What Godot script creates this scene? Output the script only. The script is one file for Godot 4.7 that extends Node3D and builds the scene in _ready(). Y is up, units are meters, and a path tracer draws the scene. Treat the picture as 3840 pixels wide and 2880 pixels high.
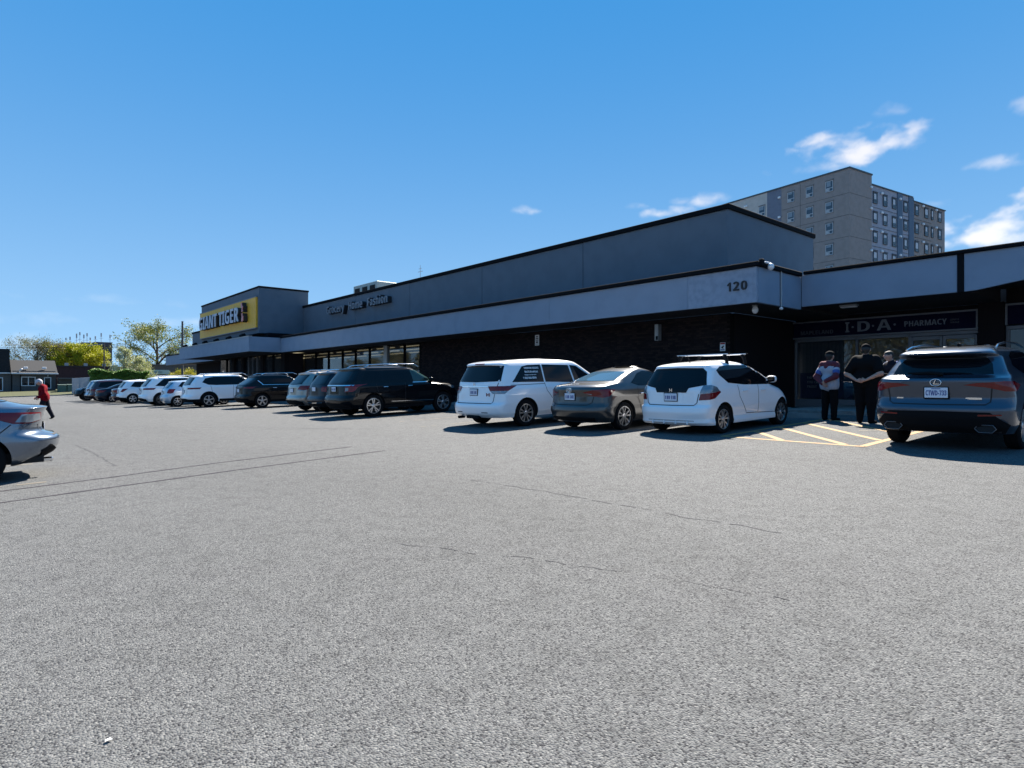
extends Node3D
# Parking lot in front of a long low plaza. World: x = towards the building, -z = along the building, y = up, metres.

const CAM_Y := 1.35
var rng := RandomNumberGenerator.new()
var M := {}
var used_names := {}
var wheel_cache := {}
var box_cache := {}


func _ready() -> void:
	rng.seed = 7
	setup_view()
	make_materials()
	build_ground()
	build_store()
	build_pharmacy()
	build_apartment()
	build_backdrop()
	build_vehicles()
	build_people()
	build_small_things()


func setup_view() -> void:
	var cam := Camera3D.new()
	cam.name = "camera"
	cam.position = Vector3(0, CAM_Y, 0)
	cam.rotation_degrees = Vector3(0.05, -40.7, 0)
	cam.fov = 63.3
	cam.near = 0.05
	cam.far = 3000.0
	add_child(cam)
	cam.current = true
	var sun := DirectionalLight3D.new()
	sun.name = "sun"
	var towards := Vector3(0.82, 1.0, -0.52).normalized()
	sun.look_at_from_position(towards * 50.0, Vector3.ZERO, Vector3.UP)
	sun.light_energy = 1.6
	sun.light_color = Color(1.0, 0.965, 0.915)
	sun.light_angular_distance = 0.53
	sun.shadow_enabled = true
	sun.sky_mode = DirectionalLight3D.SKY_MODE_LIGHT_ONLY
	add_child(sun)
	var e := Environment.new()
	e.background_mode = Environment.BG_SKY
	var sm := ProceduralSkyMaterial.new()
	var x := 3.3
	sm.sky_top_color = lin(0.034 / x, 0.295 / x, 0.74 / x)
	sm.sky_horizon_color = lin(0.44 / x, 0.74 / x, 1.06 / x)
	sm.sky_curve = 0.175
	sm.ground_bottom_color = lin(0.05, 0.05, 0.05)
	sm.ground_horizon_color = lin(0.08, 0.08, 0.08)
	sm.sun_angle_max = 1.0
	sm.sky_cover = cloud_cover()
	sm.sky_cover_modulate = Color(1, 1, 1, 1)
	var sk := Sky.new()
	sk.sky_material = sm
	e.sky = sk
	e.tonemap_mode = Environment.TONE_MAPPER_LINEAR
	e.tonemap_exposure = x
	e.sdfgi_enabled = true
	e.ssao_enabled = true
	e.ssil_enabled = true
	var we := WorldEnvironment.new()
	we.name = "world_environment"
	we.environment = e
	add_child(we)


func lin(r: float, g: float, b: float, a := 1.0) -> Color:
	return Color(r, g, b, a).linear_to_srgb()


# wispy fair-weather clouds, spread round the whole sky: [azimuth from -z towards +x, elevation, half width, half height, density], degrees
func cloud_cover() -> ImageTexture:
	var w := 4096
	var h := 2048
	var im := Image.create(w, h, false, Image.FORMAT_RGBA8)
	im.fill(Color(1.0, 0.86, 0.62, 0.0))
	var ns := FastNoiseLite.new()
	ns.seed = 11
	ns.noise_type = FastNoiseLite.TYPE_SIMPLEX_SMOOTH
	ns.frequency = 0.075
	ns.fractal_octaves = 6
	ns.fractal_gain = 0.5
	ns.domain_warp_enabled = true
	ns.domain_warp_amplitude = 5.0
	ns.domain_warp_frequency = 0.05
	var puffs := [
		[69.4, 18.4, 4.2, 1.5, 1.0], [72.2, 20.6, 1.6, 0.6, 0.4], [66.0, 17.4, 2.6, 0.6, 0.5],
		[78.6, 11.0, 4.6, 1.3, 1.0], [84.5, 12.2, 5.0, 1.7, 1.1], [80.2, 15.6, 2.6, 0.6, 0.7], [81.4, 19.0, 2.2, 0.8, 0.5], [76.0, 13.6, 1.6, 0.5, 0.4],
		[58.4, 15.8, 2.0, 0.6, 0.7], [67.5, 15.4, 2.6, 0.7, 0.5], [41.6, 15.6, 1.3, 0.42, 0.6], [51.3, 15.7, 1.5, 0.45, 0.6], [54.6, 15.0, 2.2, 0.5, 0.8], [55.6, 15.9, 1.0, 0.4, 0.5],
		[3.5, 4.6, 9.0, 0.7, 0.3], [9.0, 6.4, 6.0, 0.5, 0.22], [14.5, 4.9, 7.0, 0.55, 0.3], [0.0, 3.2, 12.0, 0.9, 0.33], [20.0, 6.0, 6.0, 0.5, 0.2],
		[112, 14, 9, 3, 1.1], [131, 24, 7, 2.4, 0.8], [158, 12, 10, 3, 1.1], [186, 20, 8, 3, 0.9], [214, 10, 11, 2.6, 1.1], [243, 17, 8, 2.6, 0.8], [271, 12, 9, 2.6, 1.0], [300, 19, 7, 2.0, 0.6], [331, 8, 9, 1.6, 0.5],
		[150, 45, 10, 4, 0.6], [260, 50, 12, 4, 0.6], [340, 42, 8, 3, 0.4],
	]
	for p in puffs:
		var x0 := int((p[0] - p[2] * 1.6) / 360.0 * w)
		var x1 := int((p[0] + p[2] * 1.6) / 360.0 * w)
		var y0 := int((90.0 - p[1] - p[3] * 1.8) / 180.0 * h)
		var y1 := int((90.0 - p[1] + p[3] * 1.8) / 180.0 * h)
		for y in range(maxi(y0, 0), mini(y1, h / 2 - 1)):
			var el := 90.0 - (y + 0.5) / h * 180.0
			var dy: float = (el - p[1]) / p[3]
			for xi in range(x0, x1):
				var az := (xi + 0.5) / w * 360.0
				var dx: float = (az - p[0]) / p[2]
				var r := dx * dx + (dy * dy if dy > 0 else dy * dy * 1.7)
				if r > 2.4:
					continue
				var n := ns.get_noise_2d(az * 2.6 + dy * 0.6, el * 5.4 - dx * 0.9)
				var a: float = clampf((1.0 - r * 0.5) * 0.85 + n * 1.0 - 0.30, 0.0, 1.0) * float(p[4])
				a = a * a * (3.0 - 2.0 * minf(a, 1.0)) if a < 1.0 else a
				if a > 0.01:
					var xx := posmod(xi, w)
					var old := im.get_pixel(xx, y)
					im.set_pixel(xx, y, Color(1.0, 0.84, 0.55, clampf(maxf(old.a, a * 0.24), 0.0, 0.28)))
	return ImageTexture.create_from_image(im)


# ---------------------------------------------------------------- helpers
func gy(u: float, v: float) -> float:
	return 0.032 * clampf(v, -14.0, 17.5) - 0.0045 * clampf(u, -20.0, 72.0)


func at(u: float, v: float, y := 0.0) -> Vector3:
	return Vector3(v, y, -u)


func on_ground(u: float, v: float, lift := 0.0) -> Vector3:
	return Vector3(v, gy(u, v) + lift, -u)


func numbered(called: String) -> String:
	var n: int = used_names.get(called, -1) + 1
	used_names[called] = n
	return called if n == 0 else "%s_%03d" % [called, n]


func thing(called: String, label: String, category: String, where := Vector3.ZERO, turn := 0.0, group := "") -> Node3D:
	var o := Node3D.new()
	o.name = numbered(called)
	add_child(o)
	o.position = where
	o.rotation.y = turn
	o.set_meta("label", label)
	o.set_meta("category", category)
	if group:
		o.set_meta("group", group)
	return o


func part(parent: Node, called: String, mesh: Mesh, mat: Material, where := Vector3.ZERO) -> MeshInstance3D:
	var o := MeshInstance3D.new()
	o.name = called if parent != self else numbered(called)
	o.mesh = mesh
	o.material_override = mat
	o.position = where
	o.cast_shadow = GeometryInstance3D.SHADOW_CASTING_SETTING_ON
	parent.add_child(o, true)
	return o


func structure(called: String, mesh: Mesh, mat: Material, where := Vector3.ZERO) -> MeshInstance3D:
	var o := part(self, called, mesh, mat, where)
	o.set_meta("kind", "structure")
	return o


func tag(o: Node, label: String, category: String, group := "") -> Node:
	o.set_meta("label", label)
	o.set_meta("category", category)
	if group:
		o.set_meta("group", group)
	return o


# a chamfered box: 44 triangles, so that edges catch light
func box_mesh(s: Vector3, bevel := 0.0) -> Mesh:
	var key := "%.4f_%.4f_%.4f_%.4f" % [s.x, s.y, s.z, bevel]
	if box_cache.has(key):
		return box_cache[key]
	var m: Mesh
	if bevel <= 0.0:
		var b := BoxMesh.new()
		b.size = s
		m = b
	else:
		var t := Tris.new()
		t.bevel_box(Vector3.ZERO, s, minf(bevel, 0.45 * minf(s.x, minf(s.y, s.z))))
		m = t.mesh()
	box_cache[key] = m
	return m


func box(parent: Node, called: String, center: Vector3, size: Vector3, mat: Material, bevel := 0.0) -> MeshInstance3D:
	return part(parent, called, box_mesh(size, bevel), mat, center)


# box between two corners given along the building: u0..u1, v0..v1, y0..y1
func slab(parent: Node, called: String, u0: float, u1: float, v0: float, v1: float, y0: float, y1: float, mat: Material, bevel := 0.0) -> MeshInstance3D:
	var off := Vector3.ZERO if parent == self else (parent as Node3D).position
	if parent != self and parent.get_parent() != self and parent.get_parent() is Node3D:
		off += (parent.get_parent() as Node3D).position
	return box(parent, called, Vector3((v0 + v1) / 2, (y0 + y1) / 2, -(u0 + u1) / 2) - off, Vector3(absf(v1 - v0), absf(y1 - y0), absf(u1 - u0)), mat, bevel)


class Tris:
	var v := PackedVector3Array()
	var n := PackedVector3Array()
	var c := PackedColorArray()
	var uv := PackedVector2Array()
	var i := PackedInt32Array()

	func vert(p: Vector3, nn: Vector3) -> int:
		v.append(p)
		n.append(nn)
		return v.size() - 1

	func tri(a: int, b: int, d: int) -> void:
		# Godot front faces run clockwise: keep the winding that agrees with the normals
		var g := (v[b] - v[a]).cross(v[d] - v[a])
		if g.dot(n[a] + n[b] + n[d]) > 0.0:
			i.append_array([a, d, b])
		else:
			i.append_array([a, b, d])

	func quad(a: int, b: int, d: int, e: int) -> void:
		tri(a, b, d)
		tri(a, d, e)

	func face(p: Array, nn: Vector3) -> void:
		var k := []
		for q in p:
			k.append(vert(q, nn))
		for j in range(1, k.size() - 1):
			tri(k[0], k[j], k[j + 1])

	func bevel_box(o: Vector3, s: Vector3, b: float) -> void:
		var h := s / 2.0
		var q := h - Vector3(b, b, b)
		for ax in 3:
			var a1 := (ax + 1) % 3
			var a2 := (ax + 2) % 3
			for sg in [-1.0, 1.0]:
				var nn := Vector3.ZERO
				nn[ax] = sg
				var ps := []
				for w in [[-1, -1], [1, -1], [1, 1], [-1, 1]]:
					var p := Vector3.ZERO
					p[ax] = sg * h[ax]
					p[a1] = w[0] * q[a1]
					p[a2] = w[1] * q[a2]
					ps.append(o + p)
				face(ps, nn)
				for sg2 in [-1.0, 1.0]:
					var nb := Vector3.ZERO
					nb[ax] = sg
					nb[a1] = sg2
					var pe := []
					for w in [[0, -1], [0, 1], [1, 1], [1, -1]]:
						var p := Vector3.ZERO
						p[ax] = sg * (h[ax] if w[0] == 0 else q[ax])
						p[a1] = sg2 * (q[a1] if w[0] == 0 else h[a1])
						p[a2] = w[1] * q[a2]
						pe.append(o + p)
					face(pe, nb.normalized())
		for sx in [-1.0, 1.0]:
			for sy in [-1.0, 1.0]:
				for sz in [-1.0, 1.0]:
					var sgn := Vector3(sx, sy, sz)
					face([o + Vector3(h.x, q.y, q.z) * sgn, o + Vector3(q.x, h.y, q.z) * sgn, o + Vector3(q.x, q.y, h.z) * sgn], sgn.normalized())

	func plain_box(o: Vector3, s: Vector3) -> void:
		var h := s / 2.0
		for ax in 3:
			var a1 := (ax + 1) % 3
			var a2 := (ax + 2) % 3
			for sg in [-1.0, 1.0]:
				var nn := Vector3.ZERO
				nn[ax] = sg
				var ps := []
				for w in [[-1, -1], [1, -1], [1, 1], [-1, 1]]:
					var p := Vector3.ZERO
					p[ax] = sg * h[ax]
					p[a1] = w[0] * h[a1]
					p[a2] = w[1] * h[a2]
					ps.append(o + p)
				face(ps, nn)

	# round tube through points with radii
	func tube(pts: Array, radii: Array, sides := 8, closed := true) -> void:
		var rings := []
		var side := Vector3.ZERO
		for k in pts.size():
			var d: Vector3 = (pts[mini(k + 1, pts.size() - 1)] - pts[maxi(k - 1, 0)]).normalized()
			if side == Vector3.ZERO:
				side = d.cross(Vector3.UP if absf(d.y) < 0.9 else Vector3.RIGHT).normalized()
			side = (side - d * side.dot(d)).normalized()
			var up := d.cross(side)
			var ring := []
			for s in sides:
				var a := TAU * s / sides
				var nn := side * cos(a) + up * sin(a)
				ring.append(vert(pts[k] + nn * radii[k], nn))
			rings.append(ring)
		for k in rings.size() - 1:
			for s in sides:
				var t := (s + 1) % sides
				quad(rings[k][s], rings[k][t], rings[k + 1][t], rings[k + 1][s])
		if closed:
			for e in [0, rings.size() - 1]:
				var d: Vector3 = (pts[1] - pts[0]).normalized() * -1.0 if e == 0 else (pts[-1] - pts[-2]).normalized()
				var ps := []
				for k in rings[e]:
					ps.append(v[k])
				face(ps, d)

	# surface of revolution about z; profile = [[z, radius], ...]
	func lathe(profile: Array, sides: int, o := Vector3.ZERO) -> void:
		for s in sides:
			var a0 := TAU * s / sides
			var a1 := TAU * (s + 1) / sides
			for k in profile.size() - 1:
				var p: Array = profile[k]
				var q: Array = profile[k + 1]
				var dz: float = q[0] - p[0]
				var dr: float = q[1] - p[1]
				var nz := -dr
				var nr := dz
				var l := sqrt(nz * nz + nr * nr)
				if l < 1e-7:
					continue
				nz /= l
				nr /= l
				var n0 := Vector3(cos(a0) * nr, sin(a0) * nr, nz)
				var n1 := Vector3(cos(a1) * nr, sin(a1) * nr, nz)
				var k0 := vert(o + Vector3(cos(a0) * p[1], sin(a0) * p[1], p[0]), n0)
				var k1 := vert(o + Vector3(cos(a1) * p[1], sin(a1) * p[1], p[0]), n1)
				var k2 := vert(o + Vector3(cos(a1) * q[1], sin(a1) * q[1], q[0]), n1)
				var k3 := vert(o + Vector3(cos(a0) * q[1], sin(a0) * q[1], q[0]), n0)
				quad(k0, k1, k2, k3)

	# prism: polygon in (a, b) axes, extruded along the third
	func prism(poly: PackedVector2Array, o: Vector3, ax: Vector3, ay: Vector3, depth: Vector3) -> void:
		var idx := Geometry2D.triangulate_polygon(poly)
		var nz := depth.normalized()
		for e in [0, 1]:
			var base := v.size()
			for p in poly:
				vert(o + ax * p.x + ay * p.y + depth * e, nz if e == 1 else -nz)
			for k in range(0, idx.size(), 3):
				tri(base + idx[k], base + idx[k + 1], base + idx[k + 2])
		var cw := Geometry2D.is_polygon_clockwise(poly)
		for k in poly.size():
			var p: Vector2 = poly[k]
			var q: Vector2 = poly[(k + 1) % poly.size()]
			var e2 := (q - p).normalized()
			var on := Vector2(e2.y, -e2.x) * (-1.0 if cw else 1.0)
			var nn := (ax * on.x + ay * on.y).normalized()
			face([o + ax * p.x + ay * p.y, o + ax * q.x + ay * q.y, o + ax * q.x + ay * q.y + depth, o + ax * p.x + ay * p.y + depth], nn)

	func mesh() -> ArrayMesh:
		var a := []
		a.resize(Mesh.ARRAY_MAX)
		a[Mesh.ARRAY_VERTEX] = v
		a[Mesh.ARRAY_NORMAL] = n
		if c.size() == v.size() and c.size() > 0:
			a[Mesh.ARRAY_COLOR] = c
		if uv.size() == v.size() and uv.size() > 0:
			a[Mesh.ARRAY_TEX_UV] = uv
		a[Mesh.ARRAY_INDEX] = i
		var m := ArrayMesh.new()
		if i.size() > 0:
			m.add_surface_from_arrays(Mesh.PRIMITIVE_TRIANGLES, a)
		return m


# ---------------------------------------------------------------- materials
func mat(r: float, g: float, b: float, rough := 0.8, metal := 0.0) -> StandardMaterial3D:
	var m := StandardMaterial3D.new()
	m.albedo_color = lin(r, g, b)
	m.roughness = rough
	m.metallic = metal
	return m


func matte(r: float, g: float, b: float) -> StandardMaterial3D:
	var m := mat(r, g, b, 0.9)
	m.metallic_specular = 0.22
	return m


func noise_tex(size: int, freq: float, kind: int, ramp: Array, octaves := 4, sd := 1, seamless := true) -> NoiseTexture2D:
	var f := FastNoiseLite.new()
	f.seed = sd
	f.noise_type = kind
	f.frequency = freq
	f.fractal_octaves = octaves
	if kind == FastNoiseLite.TYPE_CELLULAR:
		f.fractal_type = FastNoiseLite.FRACTAL_NONE
		f.cellular_return_type = FastNoiseLite.RETURN_CELL_VALUE
	var t := NoiseTexture2D.new()
	t.width = size
	t.height = size
	t.seamless = seamless
	t.noise = f
	var g := Gradient.new()
	g.offsets = PackedFloat32Array()
	var offs := PackedFloat32Array()
	var cols := PackedColorArray()
	for r in ramp:
		offs.append(r[0])
		cols.append(r[1])
	g.offsets = offs
	g.colors = cols
	t.color_ramp = g
	return t


func grey(x: float) -> Color:
	return lin(x, x, x)


func mottled(m: StandardMaterial3D, tile: float, amount: float, sd: int, octaves := 5) -> StandardMaterial3D:
	var lo := 1.0 - amount
	m.albedo_texture = noise_tex(512, 0.012, FastNoiseLite.TYPE_SIMPLEX_SMOOTH, [[0.25, grey(lo)], [0.5, grey(1.0 - amount * 0.35)], [0.78, grey(1.0)]], octaves, sd)
	m.uv1_triplanar = true
	m.uv1_world_triplanar = true
	m.uv1_scale = Vector3.ONE / tile
	return m


func paint(r: float, g: float, b: float, metal := 0.0, rough := 0.35) -> StandardMaterial3D:
	var m := mat(r, g, b, rough, metal)
	m.clearcoat_enabled = true
	m.clearcoat = 1.0
	m.clearcoat_roughness = 0.03
	if r + g + b < 0.06:
		m.metallic_specular = 0.2
		m.clearcoat = 0.4
	return m


func make_materials() -> void:
	M.rubber = matte(0.008, 0.008, 0.009)
	M.black_plastic = matte(0.008, 0.0085, 0.010)
	M.dark_cavity = matte(0.025, 0.025, 0.026)
	M.chrome = mat(0.75, 0.76, 0.78, 0.12, 1.0)
	M.alloy = mat(0.55, 0.56, 0.58, 0.28, 0.9)
	M.dark_alloy = mat(0.12, 0.12, 0.13, 0.35, 0.8)
	M.car_glass = mat(0.004, 0.0055, 0.0075, 0.03)
	M.car_glass.metallic_specular = 0.33
	M.green_glass = mat(0.03, 0.06, 0.055, 0.03)
	M.sky_painted_glass = mat(0.05, 0.10, 0.145, 0.04)  # sky reflection painted into the base colour of the glass
	M.red_lamp = mat(0.15, 0.004, 0.006, 0.06)
	M.clear_lamp = mat(0.22, 0.25, 0.28, 0.10, 0.5)
	M.plate = mat(0.62, 0.66, 0.74, 0.4)
	M.plate_blue = mat(0.02, 0.05, 0.22, 0.5)
	M.seam = mat(0.01, 0.01, 0.011, 0.8)
	M.white_print = mat(0.75, 0.76, 0.78, 0.5)
	M.white_car = paint(0.80, 0.81, 0.83)
	M.fascia = mottled(mat(0.205, 0.26, 0.34, 0.75), 5.0, 0.07, 21)
	M.fascia_patch = mottled(mat(0.23, 0.285, 0.37, 0.75), 1.6, 0.16, 22, 3)
	M.parapet = mottled(mat(0.098, 0.130, 0.168, 0.8), 6.0, 0.08, 23)
	M.cap = matte(0.006, 0.007, 0.009)
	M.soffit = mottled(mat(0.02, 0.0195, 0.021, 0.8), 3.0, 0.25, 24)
	M.brick_a = matte(0.022, 0.017, 0.019)
	M.brick_b = matte(0.016, 0.0135, 0.0155)
	M.brick_c = matte(0.03, 0.022, 0.022)
	M.mortar = matte(0.009, 0.009, 0.010)
	M.alu = mat(0.15, 0.16, 0.18, 0.5, 0.3)
	M.shop_glass = mat(0.03, 0.036, 0.042, 0.02)
	M.shop_glass.transparency = BaseMaterial3D.TRANSPARENCY_ALPHA
	M.shop_glass.albedo_color.a = 0.38
	M.dark_room = matte(0.16, 0.16, 0.155)
	M.room_wall = mat(0.22, 0.21, 0.20, 0.9)
	M.tube_lamp = mat(0.9, 0.88, 0.8, 0.5)
	M.tube_lamp.emission_enabled = true
	M.tube_lamp.emission = Color(1.0, 0.93, 0.74)
	M.tube_lamp.emission_energy_multiplier = 0.12
	M.yellow_sign = mottled(mat(0.74, 0.40, 0.03, 0.55), 2.5, 0.12, 25)
	M.letter_white = mat(0.42, 0.46, 0.54, 0.5)
	M.letter_black = mat(0.014, 0.014, 0.016, 0.6)
	M.letter_grey = mat(0.14, 0.165, 0.20, 0.5)
	M.logo_pink = mat(0.55, 0.22, 0.22, 0.5)
	M.navy_sign = matte(0.007, 0.007, 0.028)
	M.concrete = mottled(mat(0.20, 0.195, 0.185, 0.9), 2.2, 0.3, 26)
	M.roof_gravel = mat(0.20, 0.20, 0.19, 0.95)
	M.line_yellow = mat(0.27, 0.165, 0.066, 0.85)
	M.line_worn = mat(0.15, 0.132, 0.10, 0.9)
	M.tar = matte(0.034, 0.031, 0.038)
	M.faint_crack = matte(0.066, 0.066, 0.070)
	M.white_plastic = mat(0.7, 0.71, 0.72, 0.45)
	M.steel_grey = mat(0.30, 0.32, 0.33, 0.45, 0.4)
	M.galv = mottled(mat(0.36, 0.40, 0.38, 0.55, 0.3), 1.0, 0.2, 27)
	M.bark = mottled(mat(0.075, 0.058, 0.047, 0.95), 0.8, 0.45, 28)
	M.skin = mat(0.42, 0.235, 0.175, 0.6)
	M.skin.subsurf_scatter_enabled = true
	M.skin.subsurf_scatter_strength = 0.08
	M.black_cloth = matte(0.0055, 0.0055, 0.0065)
	M.navy_cloth = matte(0.010, 0.011, 0.018)
	M.red_cloth = matte(0.13, 0.002, 0.008)
	M.maroon_cloth = cloth(0.10, 0.016, 0.028)
	M.white_cloth = cloth(0.34, 0.36, 0.42)
	M.blue_cloth = cloth(0.05, 0.09, 0.28)
	M.hair = mat(0.02, 0.016, 0.013, 0.7)
	M.grass = mottled(mat(0.055, 0.062, 0.016, 0.95), 1.3, 0.5, 29)


func cloth(r: float, g: float, b: float) -> StandardMaterial3D:
	var m := mat(r, g, b, 0.92)
	m.rim_enabled = true
	m.rim = 0.3
	return m


# ---------------------------------------------------------------- ground
func build_ground() -> void:
	var us := PackedFloat32Array()
	var vs := PackedFloat32Array()
	for a in [-900.0, -400.0, -200.0, -100.0, -50.0]:
		us.append(a)
	var q := -20.0
	while q < 112.0:
		us.append(q)
		q += 1.0 if q < 40.0 else 2.0
	for a in [115.0, 150.0, 200.0, 300.0, 500.0, 900.0, 1500.0]:
		us.append(a)
	for a in [-900.0, -400.0, -200.0, -100.0, -50.0, -30.0, -20.0]:
		vs.append(a)
	q = -14.0
	while q < 24.1:
		vs.append(q)
		q += 1.0
	vs.append(17.5)
	for a in [30.0, 50.0, 100.0, 200.0, 400.0, 900.0]:
		vs.append(a)
	vs.sort()
	var f := FastNoiseLite.new()
	f.seed = 5
	f.frequency = 0.09
	f.fractal_octaves = 4
	var v := PackedVector3Array()
	var n := PackedVector3Array()
	var col := PackedColorArray()
	var uv := PackedVector2Array()
	var uv2 := PackedVector2Array()
	for a in us:
		for b in vs:
			v.append(at(a, b, gy(a, b)))
			var sl_v := 0.032 if b > -14.0 and b < 17.5 else 0.0
			var sl_u := -0.0045 if a > -20.0 and a < 72.0 else 0.0
			n.append(Vector3(-sl_v, 1.0, sl_u).normalized())
			# worn drive lanes and older patches: tone of the asphalt itself
			var t := 0.98 + 0.15 * f.get_noise_2d(a * 0.5, b * 1.1) + 0.10 * f.get_noise_2d(a * 0.8 + 90.0, b * 5.0) + 0.05 * f.get_noise_2d(a * 6.0, b * 6.0)
			col.append(Color(t, t, t))
			uv.append(Vector2(b, a) / 1.7)
			uv2.append(Vector2(b * 0.83 - a * 0.55, a * 0.83 + b * 0.55) / 6.3)
	var idx := PackedInt32Array()
	var w := vs.size()
	for i in us.size() - 1:
		for j in w - 1:
			var k := i * w + j
			idx.append_array([k, k + w, k + 1, k + 1, k + w, k + w + 1])
	var arr := []
	arr.resize(Mesh.ARRAY_MAX)
	arr[Mesh.ARRAY_VERTEX] = v
	arr[Mesh.ARRAY_NORMAL] = n
	arr[Mesh.ARRAY_COLOR] = col
	arr[Mesh.ARRAY_TEX_UV] = uv
	arr[Mesh.ARRAY_TEX_UV2] = uv2
	# front faces run clockwise seen from above
	for k in range(0, idx.size(), 3):
		var g := (v[idx[k + 1]] - v[idx[k]]).cross(v[idx[k + 2]] - v[idx[k]])
		if g.y > 0.0:
			var tmp := idx[k + 1]
			idx[k + 1] = idx[k + 2]
			idx[k + 2] = tmp
	arr[Mesh.ARRAY_INDEX] = idx
	var am := ArrayMesh.new()
	am.add_surface_from_arrays(Mesh.PRIMITIVE_TRIANGLES, arr)
	var m := mat(1, 1, 1, 0.92)
	m.metallic_specular = 0.35
	m.vertex_color_use_as_albedo = true
	m.albedo_texture = noise_tex(1024, 0.2, FastNoiseLite.TYPE_CELLULAR, [[0.0, lin(0.022, 0.023, 0.026)], [0.18, lin(0.058, 0.059, 0.062)], [0.32, lin(0.096, 0.099, 0.100)], [0.8, lin(0.119, 0.122, 0.122)], [1.0, lin(0.18, 0.182, 0.178)]], 1, 3, false)
	m.detail_enabled = true
	m.detail_blend_mode = BaseMaterial3D.BLEND_MODE_MUL
	m.detail_uv_layer = BaseMaterial3D.DETAIL_UV_2
	m.detail_albedo = noise_tex(1024, 0.02, FastNoiseLite.TYPE_SIMPLEX_SMOOTH, [[0.2, grey(0.84)], [0.45, grey(0.97)], [0.8, grey(1.0)]], 6, 9)
	var hf := FastNoiseLite.new()
	hf.seed = 3
	hf.noise_type = FastNoiseLite.TYPE_CELLULAR
	hf.frequency = 0.2
	hf.fractal_type = FastNoiseLite.FRACTAL_NONE
	hf.cellular_return_type = FastNoiseLite.RETURN_DISTANCE
	var ht := NoiseTexture2D.new()
	ht.width = 1024
	ht.height = 1024
	ht.seamless = false
	ht.noise = hf
	ht.invert = true
	m.heightmap_enabled = true
	m.heightmap_texture = ht
	m.heightmap_scale = 0.6
	structure("asphalt_lot", am, m)
	# verge and lawn at the far end of the lot
	ground_sheet("grass_verge", 98.5, 104.0, -60.0, 40.0, 0.12, M.grass, 0.62)
	ground_sheet("far_lawn", 104.0, 123.0, -60.0, 40.0, 0.62, M.grass, 0.62)
	kerb("kerb", 98.3, 98.5, -60.0, 11.0)
	# painted hatching by the pharmacy
	stripe("painted_line", Vector2(6.62, 11.16), Vector2(3.95, 11.0), 0.13, M.line_yellow)
	stripe("painted_line", Vector2(4.0, 11.0), Vector2(4.06, 16.2), 0.13, M.line_yellow)
	stripe("painted_line", Vector2(6.62, 11.16), Vector2(6.7, 16.2), 0.12, M.line_yellow)
	stripe("painted_line", Vector2(5.42, 11.16), Vector2(6.58, 12.4), 0.13, M.line_yellow)
	stripe("painted_line", Vector2(4.3, 11.1), Vector2(6.6, 13.5), 0.13, M.line_yellow)
	stripe("painted_line", Vector2(4.09, 12.05), Vector2(6.6, 14.75), 0.13, M.line_yellow)
	stripe("painted_line", Vector2(4.12, 13.3), Vector2(6.6, 16.05), 0.13, M.line_yellow)
	stripe("painted_line", Vector2(5.0, 13.6), Vector2(4.1, 13.95), 0.09, M.line_worn)
	# worn stall lines between the cars and on the other side of the aisle
	for u in [9.0, 11.35, 14.2, 16.4, 18.6, 21.6, 24.4, 27.2, 30.4, 34.3, 38.0, 40.9, 46.3]:
		stripe("stall_line", Vector2(u, 9.0), Vector2(u, 15.0), 0.09, M.line_worn)
	for u in [10.95, 13.7]:
		stripe("stall_line", Vector2(u, 0.75), Vector2(u, -4.0), 0.10, M.line_worn)
	# two straight sealed joints and a few wandering cracks
	seal([Vector2(10.1, -3.0), Vector2(10.48, 0.23), Vector2(10.67, 1.5), Vector2(11.02, 2.98), Vector2(11.34, 5.6)], 0.03)
	seal([Vector2(9.0, -3.0), Vector2(9.43, 0.21), Vector2(9.62, 1.35), Vector2(9.9, 3.06), Vector2(10.2, 5.7)], 0.03)
	crack(Vector2(6.4, 4.8), Vector2(2.4, 4.95), 31, 0.02)
	crack(Vector2(4.4, 2.6), Vector2(1.6, 3.6), 33, 0.01)
	crack(Vector2(17.0, 1.7), Vector2(12.1, 1.85), 35, 0.03)
	crack(Vector2(26.0, 2.0), Vector2(14.5, 8.0), 36, 0.03)
	crack(Vector2(4.0, 10.9), Vector2(3.0, 10.6), 37, 0.012)
	# concrete walk in front of the shops, its joints real gaps between slabs
	for k in 17:
		var a := -6.0 + k * 1.5
		if a < 8.7:
			walk_slab(a, minf(a + 1.492, 8.7), 17.75, 23.05, false)
	for k in 25:
		var a := 8.7 + k * 1.5
		if a < 44.5:
			walk_slab(a, minf(a + 1.492, 44.56), 16.7, 18.55)
	for k in 14:
		walk_slab(44.57 + k * 1.5, 44.57 + k * 1.5 + 1.492, 14.35, 17.1)


func ground_sheet(called: String, u0: float, u1: float, v0: float, v1: float, lift: float, m: Material, lift_far: float) -> void:
	var t := Tris.new()
	var steps := 24
	for k in steps:
		var a := lerpf(v0, v1, float(k) / steps)
		var b := lerpf(v0, v1, float(k + 1) / steps)
		t.face([on_ground(u0, a, lift), on_ground(u1, a, lift_far), on_ground(u1, b, lift_far), on_ground(u0, b, lift)], Vector3.UP)
	structure(called, t.mesh(), m)


func kerb(called: String, u0: float, u1: float, v0: float, v1: float) -> void:
	var t := Tris.new()
	var steps := 24
	for k in steps:
		var a := lerpf(v0, v1, float(k) / steps)
		var b := lerpf(v0, v1, float(k + 1) / steps)
		t.face([on_ground(u0, a, 0.12), on_ground(u1, a, 0.12), on_ground(u1, b, 0.12), on_ground(u0, b, 0.12)], Vector3.UP)
		t.face([on_ground(u0, a, 0.12), on_ground(u0, a, -0.1), on_ground(u0, b, -0.1), on_ground(u0, b, 0.12)], Vector3(0, 0, 1))
	structure(called, t.mesh(), M.concrete)


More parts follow.
